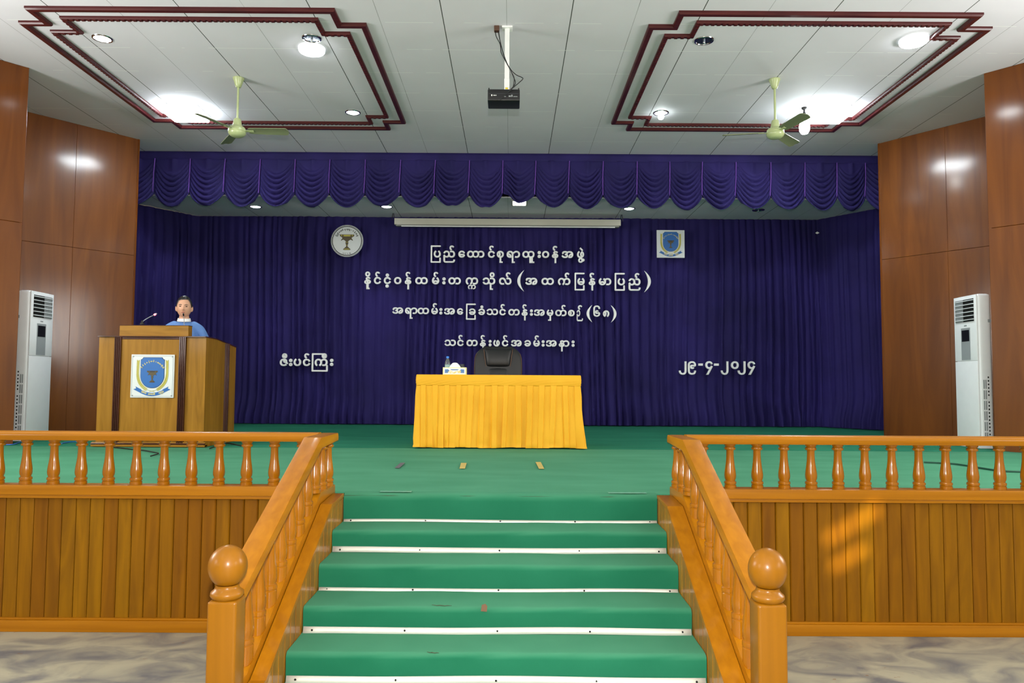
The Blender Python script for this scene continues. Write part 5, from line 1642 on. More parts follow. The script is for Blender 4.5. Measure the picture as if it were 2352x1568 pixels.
MB().box(LX0 - 0.03, LX1 + 0.03, YP - 0.045, YP + 0.03, ST, ST + 0.022, 0.003).box(LX0 - 0.02, LX1 + 0.02, YP - 0.028, YP + 0.03, ST + 0.022, ST + 0.05, 0.003).build('plinth', M_podium_x, lec)
MB().box(LX0 - 0.03, LX1 + 0.03, YP - 0.05, YP - 0.015, ST + 0.024, ST + 0.04, 0.004).build('plinth_moulding', M_dark, lec)
MB().box(LX0 + 0.025, LX1 - 0.025, YP + 0.03, YP + 0.27, 1.93, 1.95).build('desk_top', M_podium_x, lec)
bx0, bx1 = at(275, 758, Y=YP).x, at(433.5, 758, Y=YP).x
bz = at(350, 746.5, Y=YP).z
pb = MB().box(bx0, bx1, YP - 0.004, YP + 0.09, LZ1, bz - 0.006, 0.004).build('parapet', M_podium_x, lec)
MB().box(bx0 - 0.003, bx1 + 0.003, YP - 0.006, YP + 0.093, bz - 0.006, bz, 0.002).build('parapet_cap', M_dark, pb)

# sheet of paper and microphones on the lectern
q = at(446, 768, Y=YP + 0.16)
m = MB()
m.grid(lambda u, v: (q.x - 0.01 + 0.07 * u, YP + 0.102 + 0.06 * v, 1.953 + 0.085 * (1 - v)), 8, 8)
pp = m.build('paper_sheet', M_white, None, 60, 0.001)
tag(pp, 'white paper sheet lying on the lectern in front of the speaker', 'paper')


def mic(pts, label, ring_t):
    p = [at(x, y, Y=yy) for x, y, yy in pts]
    t = thing('microphone', p[0], label, 'microphone', 'gooseneck microphones on the lectern')
    pp = spline(p, 5)
    zb = p[0].z
    foot = 0.0
    MB().tube(pp, 0.004, 8).build('gooseneck', M_grey, t, 60)
    MB().lathe([(0.024, -0.002), (0.022, 0.01), (0.012, 0.02), (0.008, 0.04)], (p[0].x, p[0].y, zb), 20).build('base', M_black, t, 40)
    a, b = pp[-2], pp[-1]
    d = (b - a).normalized()
    MB().tube([b - d * 0.004, b, b + d * 0.02, b + d * 0.026], [0.008, 0.009, 0.008, 0.004], 10).build('head', M_black if not ring_t else M_grey, t, 60)
    if ring_t:
        MB().tube([b - d * 0.02, b - d * 0.004], [0.0105, 0.0105], 12).build('indicator_ring', M_red, t, 60)
    return t


q0 = at(326, 745, Y=YP + 0.05)
mic([(326, 744.5, YP + 0.05), (328, 738, YP + 0.06), (340, 730, YP + 0.12), (354, 723, YP + 0.2), (357, 721.5, YP + 0.22)], 'microphone on a slanting stalk with a glowing red ring', True)
mic([(423.5, 757, YP + 0.13), (423, 742, YP + 0.13), (422.6, 731, YP + 0.12), (421.6, 724, YP + 0.10)], 'microphone on an upright stalk in front of the speaker', False)

# ---------------------------------------------------------------- the speaker
M_skin = plain('skin', srgb(206, 158, 128), 0.5, noise=0.06, nscale=30)
M_hair = plain('black_hair', srgb(16, 14, 15), 0.45)
M_jacket = cloth('blue_jacket_cloth', srgb(84, 120, 176), srgb(104, 142, 200), 6, 0.8, 0.2)
M_longyi = cloth('dark_longyi_cloth', srgb(40, 36, 60), srgb(56, 50, 80), 12, 0.85, 0.1)
M_eye = plain('dark_eye', srgb(26, 18, 16), 0.25)
M_lip = plain('lips', srgb(160, 92, 84), 0.5)


def skinned(chains, subdiv=2, extra=None, voxel=None, name='tmp'):
    """chains: list of [(x,y,z,rx,ry)...] grown with Skin modifiers; extra: fn(MB) for added shapes; fused by voxel remesh -> mesh data"""
    tot = bmesh.new()
    dg = None
    for ch in chains:
        me = bpy.data.meshes.new('chain')
        me.from_pydata([c[:3] for c in ch], [(i, i + 1) for i in range(len(ch) - 1)], [])
        o = bpy.data.objects.new('chain', me)
        COL.objects.link(o)
        o.modifiers.new('s', 'SKIN')
        md = o.modifiers.new('d', 'SUBSURF')
        md.levels = md.render_levels = subdiv
        sv = me.skin_vertices[0].data
        for i, c in enumerate(ch):
            sv[i].radius = (c[3], c[4])
        sv[0].use_root = True
        dg = bpy.context.evaluated_depsgraph_get()
        ev = bpy.data.meshes.new_from_object(o.evaluated_get(dg))
        tot.from_mesh(ev)
        bpy.data.objects.remove(o)
        bpy.data.meshes.remove(me)
        bpy.data.meshes.remove(ev)
    if extra:
        mb = MB()
        extra(mb)
        tmp = bpy.data.meshes.new('x')
        bmesh.ops.recalc_face_normals(mb.bm, faces=mb.bm.faces[:])
        mb.bm.to_mesh(tmp)
        tot.from_mesh(tmp)
        mb.bm.free()
        bpy.data.meshes.remove(tmp)
    me = bpy.data.meshes.new(name)
    tot.to_mesh(me)
    tot.free()
    if voxel:
        o = bpy.data.objects.new('fuse', me)
        COL.objects.link(o)
        md = o.modifiers.new('r', 'REMESH')
        md.mode = 'VOXEL'
        md.voxel_size = voxel
        md2 = o.modifiers.new('sm', 'SMOOTH')
        md2.factor = 0.5
        md2.iterations = 3
        dg = bpy.context.evaluated_depsgraph_get()
        out = bpy.data.meshes.new_from_object(o.evaluated_get(dg))
        bpy.data.objects.remove(o)
        bpy.data.meshes.remove(me)
        out.name = name
        return out
    return me


PY = 8.70
pc = at(419, 715, Y=PY - 0.06)
top = at(419, 680.5, Y=PY - 0.06).z
per = thing('person', (pc.x, PY, ST), 'person with short black hair in a blue jacket speaking at the wooden lectern', 'person')
HT = top - ST                       # standing height with hair
hc = Vector((0, -0.055, HT - 0.128))  # head centre


def head_fn(q, d):
    x, y, z = q
    f = max(0.0, -d.y)                     # facing -Y
    if z < 0:
        u = -z / 0.118
        x *= 1 - 0.17 * u ** 2.4
        y = y * (1 - 0.22 * u ** 2) if y > 0 else y * (1 - 0.06 * u ** 2)
    else:
        y = y * 1.03
    g = lambda cx, cz, sx, sz: math.exp(-((x - cx) / sx) ** 2 - ((z - cz) / sz) ** 2) * f
    y -= 0.024 * g(0, -0.028, 0.013, 0.014) + 0.012 * g(0, -0.005, 0.009, 0.028)    # nose
    y -= 0.006 * g(0.013, -0.033, 0.008, 0.008) + 0.006 * g(-0.013, -0.033, 0.008, 0.008)
    y += 0.011 * (g(0.031, 0.006, 0.017, 0.010) + g(-0.031, 0.006, 0.017, 0.010))   # eye sockets
    y -= 0.005 * (g(0.03, 0.026, 0.025, 0.008) + g(-0.03, 0.026, 0.025, 0.008))     # brow
    y -= 0.004 * (g(0.044, -0.024, 0.02, 0.02) + g(-0.044, -0.024, 0.02, 0.02))     # cheeks
    y -= 0.007 * g(0, -0.060, 0.024, 0.006) + 0.007 * g(0, -0.073, 0.021, 0.006)    # lips
    y += 0.004 * g(0, -0.0665, 0.022, 0.003)
    y -= 0.006 * g(0, -0.100, 0.024, 0.016)                                          # chin
    return Vector((x, y, z))


def head_parts(mb):
    mb.ellipsoid(hc, (0.079, 0.094, 0.121), 56, 44, head_fn)
    for s in (-1, 1):
        mb.ellipsoid(hc + Vector((s * 0.083, 0.008, -0.012)), (0.013, 0.02, 0.034), 12, 10)
        mb.ellipsoid(hc + Vector((s * 0.08, 0.004, -0.034)), (0.008, 0.011, 0.014), 10, 8)


def hand(s, w, d, up):
    """five-finger chains from wrist w along direction d (unit), palm normal up"""
    w, d, up = Vector(w), Vector(d).normalized(), Vector(up).normalized()
    side = d.cross(up) * s
    out = [[(*w, .024, .018), (*(w + d * 0.035), .034, .016), (*(w + d * 0.075), .038, .014), (*(w + d * 0.088), .034, .011)]]
    for k, (off, ln) in enumerate(((-0.028, 0.072), (-0.010, 0.082), (0.010, 0.076), (0.027, 0.060))):
        a = w + d * 0.078 + side * off
        b = a + d * ln * 0.45 - up * 0.004
        c = a + d * ln * 0.78 - up * 0.014
        e = a + d * ln - up * 0.026
        out.append([(*a, .0095, .0095), (*b, .009, .009), (*c, .0085, .0085), (*e, .0072, .0072)])
    a = w + d * 0.025 - side * 0.028
    out.append([(*a, .012, .012), (*(a + d * 0.03 - side * 0.022), .011, .011), (*(a + d * 0.058 - side * 0.028 - up * 0.006), .009, .009)])
    return out


k = HT / 1.68
shz = HT - 0.362
arm = {}
chains = [[(0, 0.0, 0.90 * k, .15, .11), (0, 0.0, 1.02 * k, .14, .105), (0, -0.01, 1.18 * k, .165, .115), (0, -0.015, 1.29 * k, .15, .10), (0, -0.02, shz + 0.05, .085, .07), (0, -0.03, HT - 0.25, .056, .058), (0, -0.045, HT - 0.17, .055, .058)]]
for s in (-1, 1):
    sh = (s * 0.175, -0.01, shz)
    el = (s * 0.262, -0.02, shz - 0.255)
    wr = (s * 0.165, -0.245, 1.158)
    arm[s] = (sh, el, wr)
    chains.append([(s * 0.09, -0.01, shz + 0.005, .05, .05), (sh[0] - s * 0.012, sh[1], sh[2] - 0.01, .048, .048), (s * 0.222, -0.015, shz - 0.13, .042, .043), (*el, .039, .041), (s * 0.22, -0.15, 1.115, .036, .037), (*wr, .027, .025)])
    chains += hand(s, wr, (-s * 0.25, -0.95, -0.12), (0, -0.1, 1))
    hx = s * 0.095
    chains.append([(s * 0.08, 0, 0.92 * k, .10, .10), (hx, -0.005, 0.72 * k, .085, .085), (hx, 0.0, 0.50 * k, .058, .06), (hx, 0.015, 0.34 * k, .055, .056), (hx, 0.02, 0.10, .036, .036), (hx, 0.01, 0.05, .036, .038)])
    chains.append([(hx, 0.055, 0.035, .034, .03), (hx + s * 0.006, -0.04, 0.032, .040, .026), (hx + s * 0.012, -0.14, 0.022, .042, .018), (hx + s * 0.012, -0.175, 0.018, .034, .014)])
bm_ = skinned(chains, 2, head_parts, 0.0062, 'body')
bo = link('body', bm_, M_skin, per, 80)
# hair: a cap fitted to the skull, parted, higher over the forehead
m = MB()


def hair_pt(u, v):
    ph = 2 * PI * u
    fx, fy = math.sin(ph), -math.cos(ph)           # u=0 faces front
    front = max(0.0, -fy)
    side = abs(fx)
    ff = min(1, max(0, (front - 0.2) / 0.5))
    lowz = -0.004 + 0.086 * ff * ff * (3 - 2 * ff) + 0.010 * fx * ff
    if fy > 0.1:
        lowz = -0.075 + 0.072 * side
    lim = math.acos(max(-0.95, min(0.95, lowz / 0.121)))
    th = lim * v
    d = Vector((math.sin(th) * fx, math.sin(th) * fy, math.cos(th)))
    q = Vector((d.x * 0.079, d.y * 0.094, d.z * 0.121))
    t = 1.075 + 0.07 * math.sin(PI * min(1, v * 1.05)) * (0.5 + 0.5 * front) + 0.012 * math.sin(18 * ph) * v + 0.03 * (1 - v)
    if v > 0.97:
        t = 0.985
    if q.z < 0:
        q.x *= 1 - 0.17 * (-q.z / 0.118) ** 2.4
    q = Vector((q.x * (t + 0.015), q.y * t, q.z * (t if q.z > 0 else 1)))
    return q + hc + Vector((0.004 * math.cos(ph), 0, 0))


m.grid(hair_pt, 56, 18, closed_u=True)


def put_local(mb, name, mat, smooth=60, solid=0.0):
    bmesh.ops.translate(mb.bm, verts=mb.bm.verts[:], vec=world_loc(per))
    return mb.build(name, mat, per, smooth, solid)


put_local(m, 'hair', M_hair)
for s in (-1, 1):
    e = hc + Vector((s * 0.031, -0.0795, 0.006))
    put_local(MB().ellipsoid(e, (0.0145, 0.0095, 0.0058), 14, 10), 'eye', M_eye)
    put_local(MB().tube([hc + Vector((s * 0.013, -0.0945, 0.0235)), hc + Vector((s * 0.031, -0.0915, 0.0275)), hc + Vector((s * 0.050, -0.0775, 0.0225))], [0.0026, 0.0036, 0.0018], 8), 'eyebrow', M_hair)
put_local(MB().tube([hc + Vector((-0.019, -0.0925, -0.0665)), hc + Vector((-0.009, -0.0985, -0.0635)), hc + Vector((0, -0.0995, -0.0645)), hc + Vector((0.009, -0.0985, -0.0635)), hc + Vector((0.019, -0.0925, -0.0665))], [0.002, 0.0052, 0.006, 0.0052, 0.002], 8), 'lips', M_lip)

# blue collarless jacket, white shirt band, dark longyi
jc = [[(0, 0.0, 0.86 * k, .178, .135), (0, 0.0, 1.0 * k, .168, .13), (0, -0.012, 1.17 * k, .188, .138), (0, -0.017, 1.285 * k, .172, .122), (0, -0.02, shz + 0.045, .12, .088), (0, -0.024, shz + 0.092, .066, .066)]]
for s in (-1, 1):
    sh, el, wr = arm[s]
    jc.append([(s * 0.05, -0.012, shz + 0.052, .058, .064), (s * 0.115, -0.012, shz + 0.012, .064, .068), (sh[0] - s * 0.01, sh[1], sh[2] - 0.012, .061, .066), (s * 0.222, -0.015, shz - 0.13, .06, .064), (*el, .058, .062), (s * 0.22, -0.15, 1.12, .054, .056), (wr[0], wr[1] + 0.03, wr[2], .047, .046)])
jm = skinned(jc, 2, None, 0.0075, 'jacket')
link('jacket', jm, M_jacket, per, 80)
zc = HT - 0.273
m = MB()
m.grid(lambda u, v: ((0.064 + 0.008 * (1 - v)) * math.sin(2 * PI * u), -0.033 - (0.067 + 0.009 * (1 - v)) * math.cos(2 * PI * u), zc - 0.012 + 0.036 * v + 0.011 * math.cos(2 * PI * u) * -1), 36, 4, closed_u=True)
put_local(m, 'shirt_collar', M_white, 60, 0.006)
m = MB()
for q_ in range(3):
    m.ellipsoid((0.0, -0.128 - 0.004 * q_, shz + 0.012 - 0.06 * q_), (0.006, 0.005, 0.006), 10, 8)
put_local(m, 'jacket_button', M_white)
m = MB()
m.grid(lambda u, v: ((0.135 + 0.05 * math.sin(PI * min(1, v * 1.3)) + 0.012 * math.cos(6 * PI * u) * (1 - v)) * math.sin(2 * PI * u), -(0.12 + 0.03 * math.sin(PI * min(1, v * 1.3))) * math.cos(2 * PI * u) + 0.01, 0.10 + 0.82 * k * v), 40, 16, closed_u=True)
put_local(m, 'longyi', M_longyi, 60, 0.004)


per.rotation_euler = (0, 0, math.radians(17))

# ---------------------------------------------------------------- floor-standing air conditioners
def aircon(sx, x, y, label):
    """front faces the middle of the stage (sx: +1 for the unit on the date side)"""
    t = thing('air_conditioner', (x + sx * 0.15, y + 0.22, ST), label, 'air conditioner', 'floor standing air conditioners')
    h, wd_, dp = 1.75, 0.44, 0.172
    xf, xb = x, x + sx * dp

    def B(a0, a1, y0, y1, z0, z1, bev=0.0, seg=2):
        lo, hi = sorted((x + sx * a0, x + sx * a1))
        return MB().box(lo, hi, y + y0, y + y1, ST + z0, ST + z1, bev, seg)
    B(0.012, dp, 0, wd_, 0.03, h, 0.045, 5).build('body', M_plastic, t, 60)
    B(0.02, dp - 0.02, 0.02, wd_ - 0.02, 0.0, 0.035).build('base', M_plastic, t)
    B(0.0, 0.014, 0.006, wd_ - 0.006, 0.06, 0.985, 0.004).build('lower_panel', M_plastic, t, 40)
    up = B(0.0, 0.014, 0.006, wd_ - 0.006, 0.99, h - 0.01, 0.004).build('upper_panel', M_plastic, t, 40)
    B(-0.002, 0.004, 0.05, wd_ - 0.05, 1.44, 1.70).build('outlet', M_hole, t)
    m = MB()
    for q in range(6):
        z = ST + 1.462 + q * 0.044
        lo, hi = sorted((x - sx * 0.016, x - sx * 0.002))
        m.box(lo, hi, y + 0.048, y + wd_ - 0.048, z - 0.003, z + 0.004)
    m.build('louvre', M_plastic, t)
    m = MB()
    for q in range(14):
        lo, hi = sorted((x - sx * 0.008, x - sx * 0.0015))
        yy = y + 0.25 + 0.011 * q if True else 0
        m.box(lo, hi, yy, yy + 0.006, ST + 1.442, ST + 1.698)
    m.build('vane', M_grey, t)
    B(-0.003, 0.002, 0.13, 0.30, 1.0, 1.37).build('control_strip', M_grey, t)
    B(-0.005, 0.001, 0.145, 0.285, 1.215, 1.345).build('display', M_black, t)
    B(-0.003, 0.002, 0.19, 0.24, 1.39, 1.405, 0.001, 1).build('badge', M_grey, t)
    # side grilles facing the hall
    m = MB()
    cx = x + sx * 0.07
    for q in range(6):
        z = ST + 0.08 + 0.118 * q
        for d in (-0.016, 0.006):
            lo, hi = sorted((cx + sx * d, cx + sx * (d + 0.014)))
            m.box(lo, hi, y - 0.0015, y + 0.004, z, z + 0.10)
    m.build('side_grille', M_grey, t)
    m = MB()
    cx = x + sx * 0.105
    for q in range(19):
        if q == 12:
            continue
        z = ST + 0.07 + 0.04 * q
        lo, hi = sorted((cx, cx + sx * 0.014))
        m.box(lo, hi, y - 0.0015, y + 0.004, z, z + 0.018)
    m.build('vent_slot', M_hole, t)
    lo, hi = sorted((x + sx * 0.125, x + sx * 0.16))
    MB().box(lo, hi, y - 0.002, y + 0.004, ST + 1.42, ST + 1.455).build('badge', M_grey, t)
    return t


a = at(59, 1013, Z=ST)
aircon(-1, a.x + 0.012, a.y - 0.03, 'tall white floor air conditioner standing beside the lectern')
a = at(2252, 1030, Z=ST)
aircon(1, a.x, a.y, 'tall white floor air conditioner standing on the date side of the stage')

# ---------------------------------------------------------------- table with its skirt
TY = 8.16
tl, tr = at(958, 862, Y=TY), at(1332.5, 864, Y=TY)
TZ = at(1146, 861, Y=TY).z
TX0, TX1, TB = tl.x, tr.x, TY + 0.72
tb = thing('table', ((TX0 + TX1) / 2, (TY + TB) / 2, ST), 'long table hidden under the yellow pleated cloth', 'table')
MB().box(TX0 + 0.012, TX1 - 0.012, TY + 0.012, TB - 0.012, TZ - 0.034, TZ - 0.006).build('tabletop', M_podium_x, tb)
for x in (TX0 + 0.08, TX1 - 0.08):
    for y in (TY + 0.08, TB - 0.08):
        MB().box(x - 0.025, x + 0.025, y - 0.025, y + 0.025, ST, TZ - 0.034).build('leg', M_podium, tb)
rnd = random.Random(21)
per_pts = [(TX0, TB), (TX0, TY), (TX1, TY), (TX1, TB)]
clo = thing('tablecloth', ((TX0 + TX1) / 2, (TY + TB) / 2, TZ), 'bright yellow pleated skirt cloth covering the long table', 'tablecloth')
MB().box(TX0 - 0.003, TX1 + 0.003, TY - 0.003, TB + 0.003, TZ - 0.004, TZ + 0.001, 0.002).build('top_cover', M_yellow, clo, 40)
zbnd = TZ - 0.115


def perim(s):
    """s in metres from the back of one end, round the front, to the back of the other"""
    for (a, b) in zip(per_pts, per_pts[1:]):
        a, b = Vector(a), Vector(b)
        l = (b - a).length
        if s <= l + 1e-9:
            d = (b - a).normalized()
            return a + d * s, Vector((d.y, -d.x)) * (-1 if False else 1)
        s -= l
    return Vector(per_pts[-1]), Vector((1, 0))


LT = 0.72 * 2 + (TX1 - TX0)
pit = 0.1268


def outward(s):
    p, n = perim(s)
    n = Vector((n.x, n.y))
    cx, cy = (TX0 + TX1) / 2, (TY + TB) / 2
    if (p.x + n.x * 0.1 - cx) ** 2 + (p.y + n.y * 0.1 - cy) ** 2 < (p.x - cx) ** 2 + (p.y - cy) ** 2:
        n = -n
    return p, n


ce = []


def band(u, v):
    p, n = outward(u * LT)
    z = TZ - 0.002 - (TZ - zbnd) * v
    d = 0.006 + 0.004 * math.sin(33 * u * LT + 25 * v + 3 * math.sin(7 * u * LT)) * v + 0.006 * math.sin(PI * v)
    return (p.x + n.x * d, p.y + n.y * d, z)


MB().grid(band, 420, 10).build('top_band', M_yellow, clo, 60, 0.003)
npl = int(LT / pit) + 2
lean = [rnd.uniform(-0.022, 0.022) for _ in range(npl + 1)]
wid = [rnd.uniform(0.42, 0.54) for _ in range(npl + 1)]
puff = [rnd.uniform(0.6, 1.3) for _ in range(npl + 1)]


def skirt(u, v):
    s = u * LT
    i = int(s / pit)
    ln = lean[i] * v ** 1.2
    f = (s - ln * 0.0) / pit - i
    w = wid[i] - 0.05 * v
    # raised box pleat over the first part of each pitch, recessed cloth over the rest
    e = 0.035
    r = min(1, max(0, f / e)) * min(1, max(0, (w - f) / e)) if f < w else 0.0
    d = 0.005 + 0.016 * r * (1 - 0.25 * v) * (0.35 + 0.65 * min(1, v * 6))
    d += 0.022 * v ** 1.5 * puff[i] * math.sin(2 * PI * (f * 0.5 + 0.1 * i)) * 0.7 + 0.012 * v
    d += 0.01 * math.exp(-((v - 0.94) / 0.04) ** 2) * math.sin(9 * s + i)
    p, n = outward(s)
    corner = min(abs(s - 0.72), abs(s - (LT - 0.72)))
    d += 0.05 * math.exp(-(corner / 0.05) ** 2) * v ** 2
    z = zbnd + 0.004 - (zbnd - ST - 0.003) * v + 0.004 * (1 + math.sin(4 * s + i)) * (v > 0.99)
    t = Vector((-n.y, n.x))
    # corners: blend the outward normal so the cloth flares diagonally
    if corner < 0.06:
        cxn = Vector((-1, -1)) if s < LT / 2 else Vector((1, -1))
        kk = 1 - corner / 0.06
        n = (n * (1 - kk) + cxn.normalized() * kk)
    return (p.x + n.x * d + ln * (1 if abs(n.y) > 0.5 else 0), p.y + n.y * d, z)


MB().grid(skirt, 1100, 22).build('pleated_skirt', M_yellow, clo, 50)

# ---------------------------------------------------------------- things on the table
bx0, bx1 = at(1017, 851, Y=TY + 0.06).x, at(1071, 851, Y=TY + 0.06).x
bt = at(1044, 843.3, Y=TY + 0.06).z
M_box = plain('pale_yellow_card', srgb(228, 222, 160), 0.5)
tis = thing('tissue_box', ((bx0 + bx1) / 2, TY + 0.11, TZ), 'small patterned tissue box on the yellow table', 'tissue box')
MB().box(bx0, bx1, TY + 0.06, TY + 0.17, TZ + 0.001, bt, 0.002, 1).build('box', M_box, tis)
MB().box(bx0 + 0.012, bx1 - 0.012, TY + 0.0585, TY + 0.061, TZ + 0.008, bt - 0.008).build('white_panel', M_white, tis)
m = MB()
zc_, hw = (TZ + bt) / 2, (bx1 - bx0) / 2
xm = (bx0 + bx1) / 2
for pts in ([(-0.105, -0.022), (-0.105, 0.018), (-0.07, 0.02), (-0.055, 0.004), (-0.068, -0.02)], [(0.105, -0.022), (0.105, 0.018), (0.07, 0.02), (0.055, 0.004), (0.068, -0.02)], [(-0.05, 0.02), (0.05, 0.02), (0.03, 0.009), (-0.03, 0.009)]):
    m.prism([(xm + x, zc_ + z) for x, z in pts], TY + 0.0575, TY + 0.059, 'Y')
m.build('blue_pattern', plain('box_blue', srgb(70, 118, 178), 0.5), tis)
m = MB()
rr = random.Random(4)
for q in range(22):
    x, z = rr.uniform(-0.075, 0.075), -0.012 + rr.uniform(-0.012, 0.014)
    m.lathe([(0.007, 0), (0.003, -0.001)], (xm + x, TY + 0.0575, zc_ + z * (1 - abs(x) * 4)), 6, 'Y')
m.build('flower_pattern', plain('box_gold', srgb(216, 202, 120), 0.5), tis)
m = MB()
tc_ = at(1045, 843, Y=TY + 0.115).x
m.grid(lambda u, v: (tc_ + (0.062 - 0.034 * v ** 1.4) * math.cos(2 * PI * u), TY + 0.115 + (0.022 - 0.012 * v) * math.sin(2 * PI * u) + 0.006 * math.sin(6 * PI * u) * v, bt + 0.052 * v - 0.006 * (math.cos(2 * PI * u) ** 2) * v), 40, 8, closed_u=True)
n_ = len(m.bm.verts)
m.bm.verts.ensure_lookup_table()
m.face([m.bm.verts[i] for i in range(n_ - 40, n_)])
m.build('tissue', M_white, tis, 50)
# water bottle behind the tissue box
bq = at(1028, 843, Y=TY + 0.26)
M_pet, nt_, b_ = nodes('clear_pet')
b_.inputs['Base Color'].default_value = (0.85, 0.93, 0.95, 1)
b_.inputs['Transmission Weight'].default_value = 0.9
b_.inputs['Roughness'].default_value = 0.08
b_.inputs['IOR'].default_value = 1.33
bz_ = at(1028, 818, Y=TY + 0.26).z
bh = bz_ - TZ
bot = thing('water_bottle', (bq.x, TY + 0.26, TZ), 'small plastic water bottle with a blue cap behind the tissue box', 'bottle')
MB().lathe([(0.024, 0.002), (0.029, 0.01), (0.029, bh * 0.22), (0.027, bh * 0.25), (0.029, bh * 0.28), (0.029, bh * 0.62), (0.0265, bh * 0.7), (0.016, bh * 0.83), (0.0125, bh * 0.87), (0.0125, bh * 0.9)], (bq.x, TY + 0.26, TZ), 28).build('bottle', M_pet, bot, 40)
MB().lathe([(0.0155, bh * 0.89), (0.0158, bh * 0.9), (0.0158, bh * 0.985), (0.014, bh)], (bq.x, TY + 0.26, TZ), 24).build('cap', plain('blue_cap', srgb(40, 120, 214), 0.35), bot, 40)
MB().lathe([(0.0298, bh * 0.3), (0.0298, bh * 0.56)], (bq.x, TY + 0.26, TZ), 28).build('label', plain('printed_label', srgb(140, 172, 170), 0.4, noise=0.5, nscale=90), bot, 40)
gq = at(1061, 843, Y=TY + 0.27)
gz = at(1061, 836.5, Y=TY + 0.27).z
gl = MB().lathe([(0.022, 0.0), (0.024, 0.004), (0.027, gz - TZ), (0.024, gz - TZ), (0.021, 0.008), (0.001, 0.008)], (gq.x, TY + 0.27, TZ + 0.001), 24).build('drinking_glass', plain('smoky_glass', srgb(60, 66, 72), 0.1, coat=0.5), None, 40)
tag(gl, 'small dark drinking glass half hidden behind the tissue box', 'glass')

# ---------------------------------------------------------------- executive chair
CY = TB + 0.32
cc = at(1144, 860, Y=CY).x
ctop = at(1144, 795, Y=CY).z
hwid = (at(1199, 858, Y=CY).x - at(1088.5, 858, Y=CY).x) / 2
ch = thing('office_chair', (cc, CY + 0.2, ST), 'black leather high-backed chair behind the yellow table', 'chair')
zs = ST + 0.47
m = MB()


def back_pt(u, v):
    # u around the outline of a thick padded shell, v from bottom to top
    a = 2 * PI * u
    z = zs + 0.05 + (ctop - zs - 0.05) * v
    tt = max(0.0, (v - 0.72) / 0.28)
    w = hwid * (0.9 + 0.1 * math.sin(PI * min(1, v * 0.9))) * (1 - 0.40 * tt ** 3.0)
    th = 0.055 * (1 - 0.5 * tt ** 4)
    c, s_ = math.cos(a), math.sin(a)
    x = w * math.copysign(abs(c) ** 0.35, c)
    y = th * math.copysign(abs(s_) ** 0.6, s_)
    y += 0.09 * (x / hwid) ** 2 * -1 * 0.5 + 0.12 * v * v * 0.6
    return (cc + x, CY + y, z)


m.grid(back_pt, 48, 28, closed_u=True)
m.bm.verts.ensure_lookup_table()
nv_ = len(m.bm.verts)
m.face([m.bm.verts[i] for i in range(nv_ - 48, nv_)])
m.face([m.bm.verts[i] for i in range(0, 48)][::-1])
m.build('backrest', M_leather, ch, 60)
zh0, zh1 = at(1144, 843, Y=CY).z, ctop - 0.01


def pad(x0f, x1f, z0, z1, d, name, taper=0.0):
    mm = MB()

    def fn(u, v):
        a = 2 * PI * u
        z = z0 + (z1 - z0) * v
        vv = (z - zs - 0.05) / (ctop - zs - 0.05)
        w = hwid * (x0f + (x1f - x0f) * v)
        c, s_ = math.cos(a), math.sin(a)
        x = w * math.copysign(abs(c) ** 0.4, c)
        e = math.sin(PI * min(1, max(0, v))) ** 0.4
        y = -(0.05 + d * e) * max(0, s_) ** 0.7 if s_ > 0 else 0.02 * s_
        return (cc + x, CY - 0.0 + y - 0.045 * (x / hwid) ** 2 + 0.072 * vv * vv, z)
    mm.grid(fn, 40, 14, closed_u=True)
    mm.bm.verts.ensure_lookup_table()
    L = len(mm.bm.verts)
    mm.face([mm.bm.verts[i] for i in range(L - 40, L)])
    mm.face([mm.bm.verts[i] for i in range(0, 40)][::-1])
    return mm.build(name, M_leather, ch, 60)


hp = pad(0.50, 0.60, zh0, zh1 - 0.02, 0.05, 'headrest')
pad(0.46, 0.46, zs + 0.06, zh0 - 0.004, 0.03, 'lumbar_cushion')
for s in (-1, 1):
    pts = []
    for q in range(12):
        v = q / 11
        z = zh0 + (zh1 - 0.03 - zh0) * v
        vv = (z - zs - 0.05) / (ctop - zs - 0.05)
        x = s * hwid * (0.50 + 0.10 * v)
        pts.append((cc + x, CY - 0.062 - 0.02 * math.sin(PI * v) + 0.072 * vv * vv, z))
    MB().tube(pts, 0.0035, 6).build('stitching', M_stitch, ch, 60)
    pts = []
    for q in range(10):
        v = q / 9
        z = zs + 0.1 + (zh0 - zs - 0.1) * v
        vv = (z - zs - 0.05) / (ctop - zs - 0.05)
        pts.append((cc + s * hwid * 0.5, CY - 0.058 + 0.072 * vv * vv, z))
    MB().tube(pts, 0.003, 6).build('stitching', M_stitch, ch, 60)
    pts = [(back_pt(0.5 if s < 0 else 0.0, v / 14)[0] - s * 0.006, back_pt(0.5 if s < 0 else 0.0, v / 14)[1] - 0.034, back_pt(0.0, v / 14)[2]) for v in range(2, 13)]
    MB().tube(pts, 0.003, 6).build('stitching', M_stitch, ch, 60)
    x = cc + s * (hwid + 0.02)
    MB().tube(spline([(x, CY + 0.02, zs + 0.0), (x, CY + 0.01, zs + 0.19), (x, CY - 0.06, zs + 0.22), (x, CY - 0.27, zs + 0.21), (x, CY - 0.32, zs + 0.15), (x, CY - 0.28, zs + 0.0)], 5), 0.02, 10).build('armrest', M_leather, ch, 60)
MB().box(cc - hwid * 0.92, cc + hwid * 0.92, CY - 0.42, CY + 0.06, zs - 0.06, zs + 0.06, 0.045, 4).build('seat', M_leather, ch, 60)
MB().lathe([(0.03, ST + 0.09), (0.03, ST + 0.3), (0.02, ST + 0.3), (0.02, zs - 0.05)], (cc, CY - 0.18, 0), 16).build('column', M_steel, ch, 40)
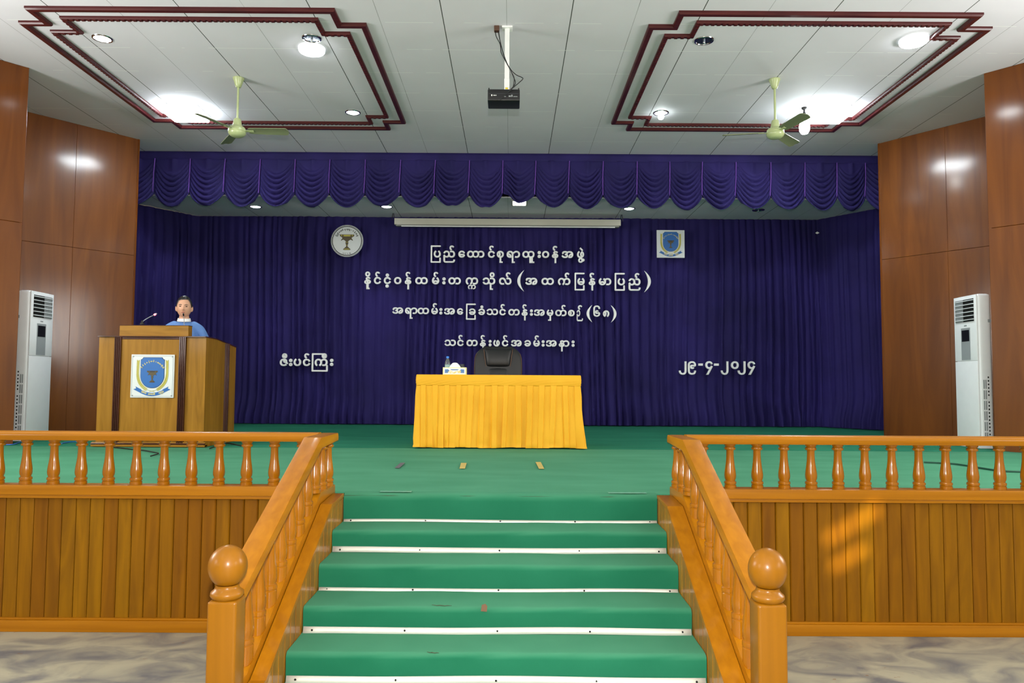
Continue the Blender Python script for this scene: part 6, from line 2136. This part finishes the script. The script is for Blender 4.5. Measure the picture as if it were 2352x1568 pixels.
for q in range(5):
    a = 2 * PI * q / 5 + 0.3
    e = (cc + 0.29 * math.cos(a), CY - 0.18 + 0.29 * math.sin(a))
    MB().tube([(cc, CY - 0.18, ST + 0.11), (e[0], e[1], ST + 0.075)], [0.026, 0.017], 10).build('base_arm', M_black, ch, 60)
    MB().lathe([(0.027, -0.018), (0.03, -0.01), (0.03, 0.01), (0.027, 0.018)], (e[0], e[1], ST + 0.031), 16, 'X').build('caster', M_black, ch, 40)

# ---------------------------------------------------------------- small things on the stage floor
def flat_tape(px, name, mat, label, group):
    pts = [at(x, y, Z=ST + 0.002) for x, y in px]
    o = MB().prism([(p.x, p.y) for p in pts], ST + 0.001, ST + 0.0035, 'Z').build(name, mat)
    tag(o, label, 'tape', group)


flat_tape([(1059, 1063), (1072, 1063), (1068, 1075.5), (1055.5, 1075.5)], 'floor_tape', M_tape, 'beige strip of tape on the green stage in front of the tissue box', 'tape marks on the stage')
flat_tape([(1230, 1061), (1242, 1061), (1250, 1076), (1238, 1076)], 'floor_tape', M_tape, 'beige strip of tape on the green stage farthest from the lectern', 'tape marks on the stage')
flat_tape([(920, 1062.5), (930, 1062.5), (917, 1074.5), (907, 1074)], 'floor_tape', M_tape_grey, 'grey strip of tape on the green stage nearest the lectern', 'tape marks on the stage')
M_clear = plain('clear_packing_tape', srgb(112, 172, 142), 0.35)
for x0, x1, lab in ((-0.82, -0.62, 'shiny strip of clear tape at the stage edge on the lectern side'), (0.62, 0.86, 'shiny strip of clear tape at the stage edge away from the lectern')):
    o = MB().grid(lambda u, v: (x0 + (x1 - x0) * u, FY + 0.04 + 0.05 * v, ST + 0.0062 + 0.0003 * math.sin(31 * u + 9 * v)), 60, 6).build('edge_tape', M_clear, None, 60, 0.0005)
    tag(o, lab, 'tape', 'clear tapes at the stage edge')


def cord(px, name, mat, label, r=0.006):
    o = MB().tube(spline([at(x, y, Z=ST + 0.006) for x, y in px], 6), r, 6).build(name, mat, None, 60)
    tag(o, label, 'cable')


M_cordblack = plain('black_cord', srgb(24, 26, 28), 0.5)
M_cordblue = plain('blue_cord', srgb(52, 110, 190), 0.5)
M_cordgreen = plain('dark_green_cord', srgb(14, 70, 52), 0.6)
cord([(252, 1026), (300, 1031), (330, 1034), (352, 1038), (364, 1041), (346, 1047)], 'power_cable', M_cordblack, 'thin black cord trailing on the stage in front of the lectern')
cord([(10, 1021), (30, 1020), (50, 1014), (75, 1012)], 'power_cable', M_cordblue, 'thin blue cord on the stage beside the lectern air conditioner')
cord([(142, 1018), (158, 1015), (182, 1014), (200, 1016)], 'power_cable', M_cordblue, 'thin blue cord on the stage between air conditioner and lectern')
cord([(481, 1030), (504, 1022), (520, 1017), (556, 1024)], 'power_cable', M_cordblack, 'thin black cord lying beside the far foot of the lectern')
cord([(2122, 1061), (2160, 1063), (2200, 1066), (2250, 1074), (2300, 1081), (2345, 1083)], 'power_cable', M_cordgreen, 'dark green cord crossing the stage below the air conditioner on the date side', 0.008)
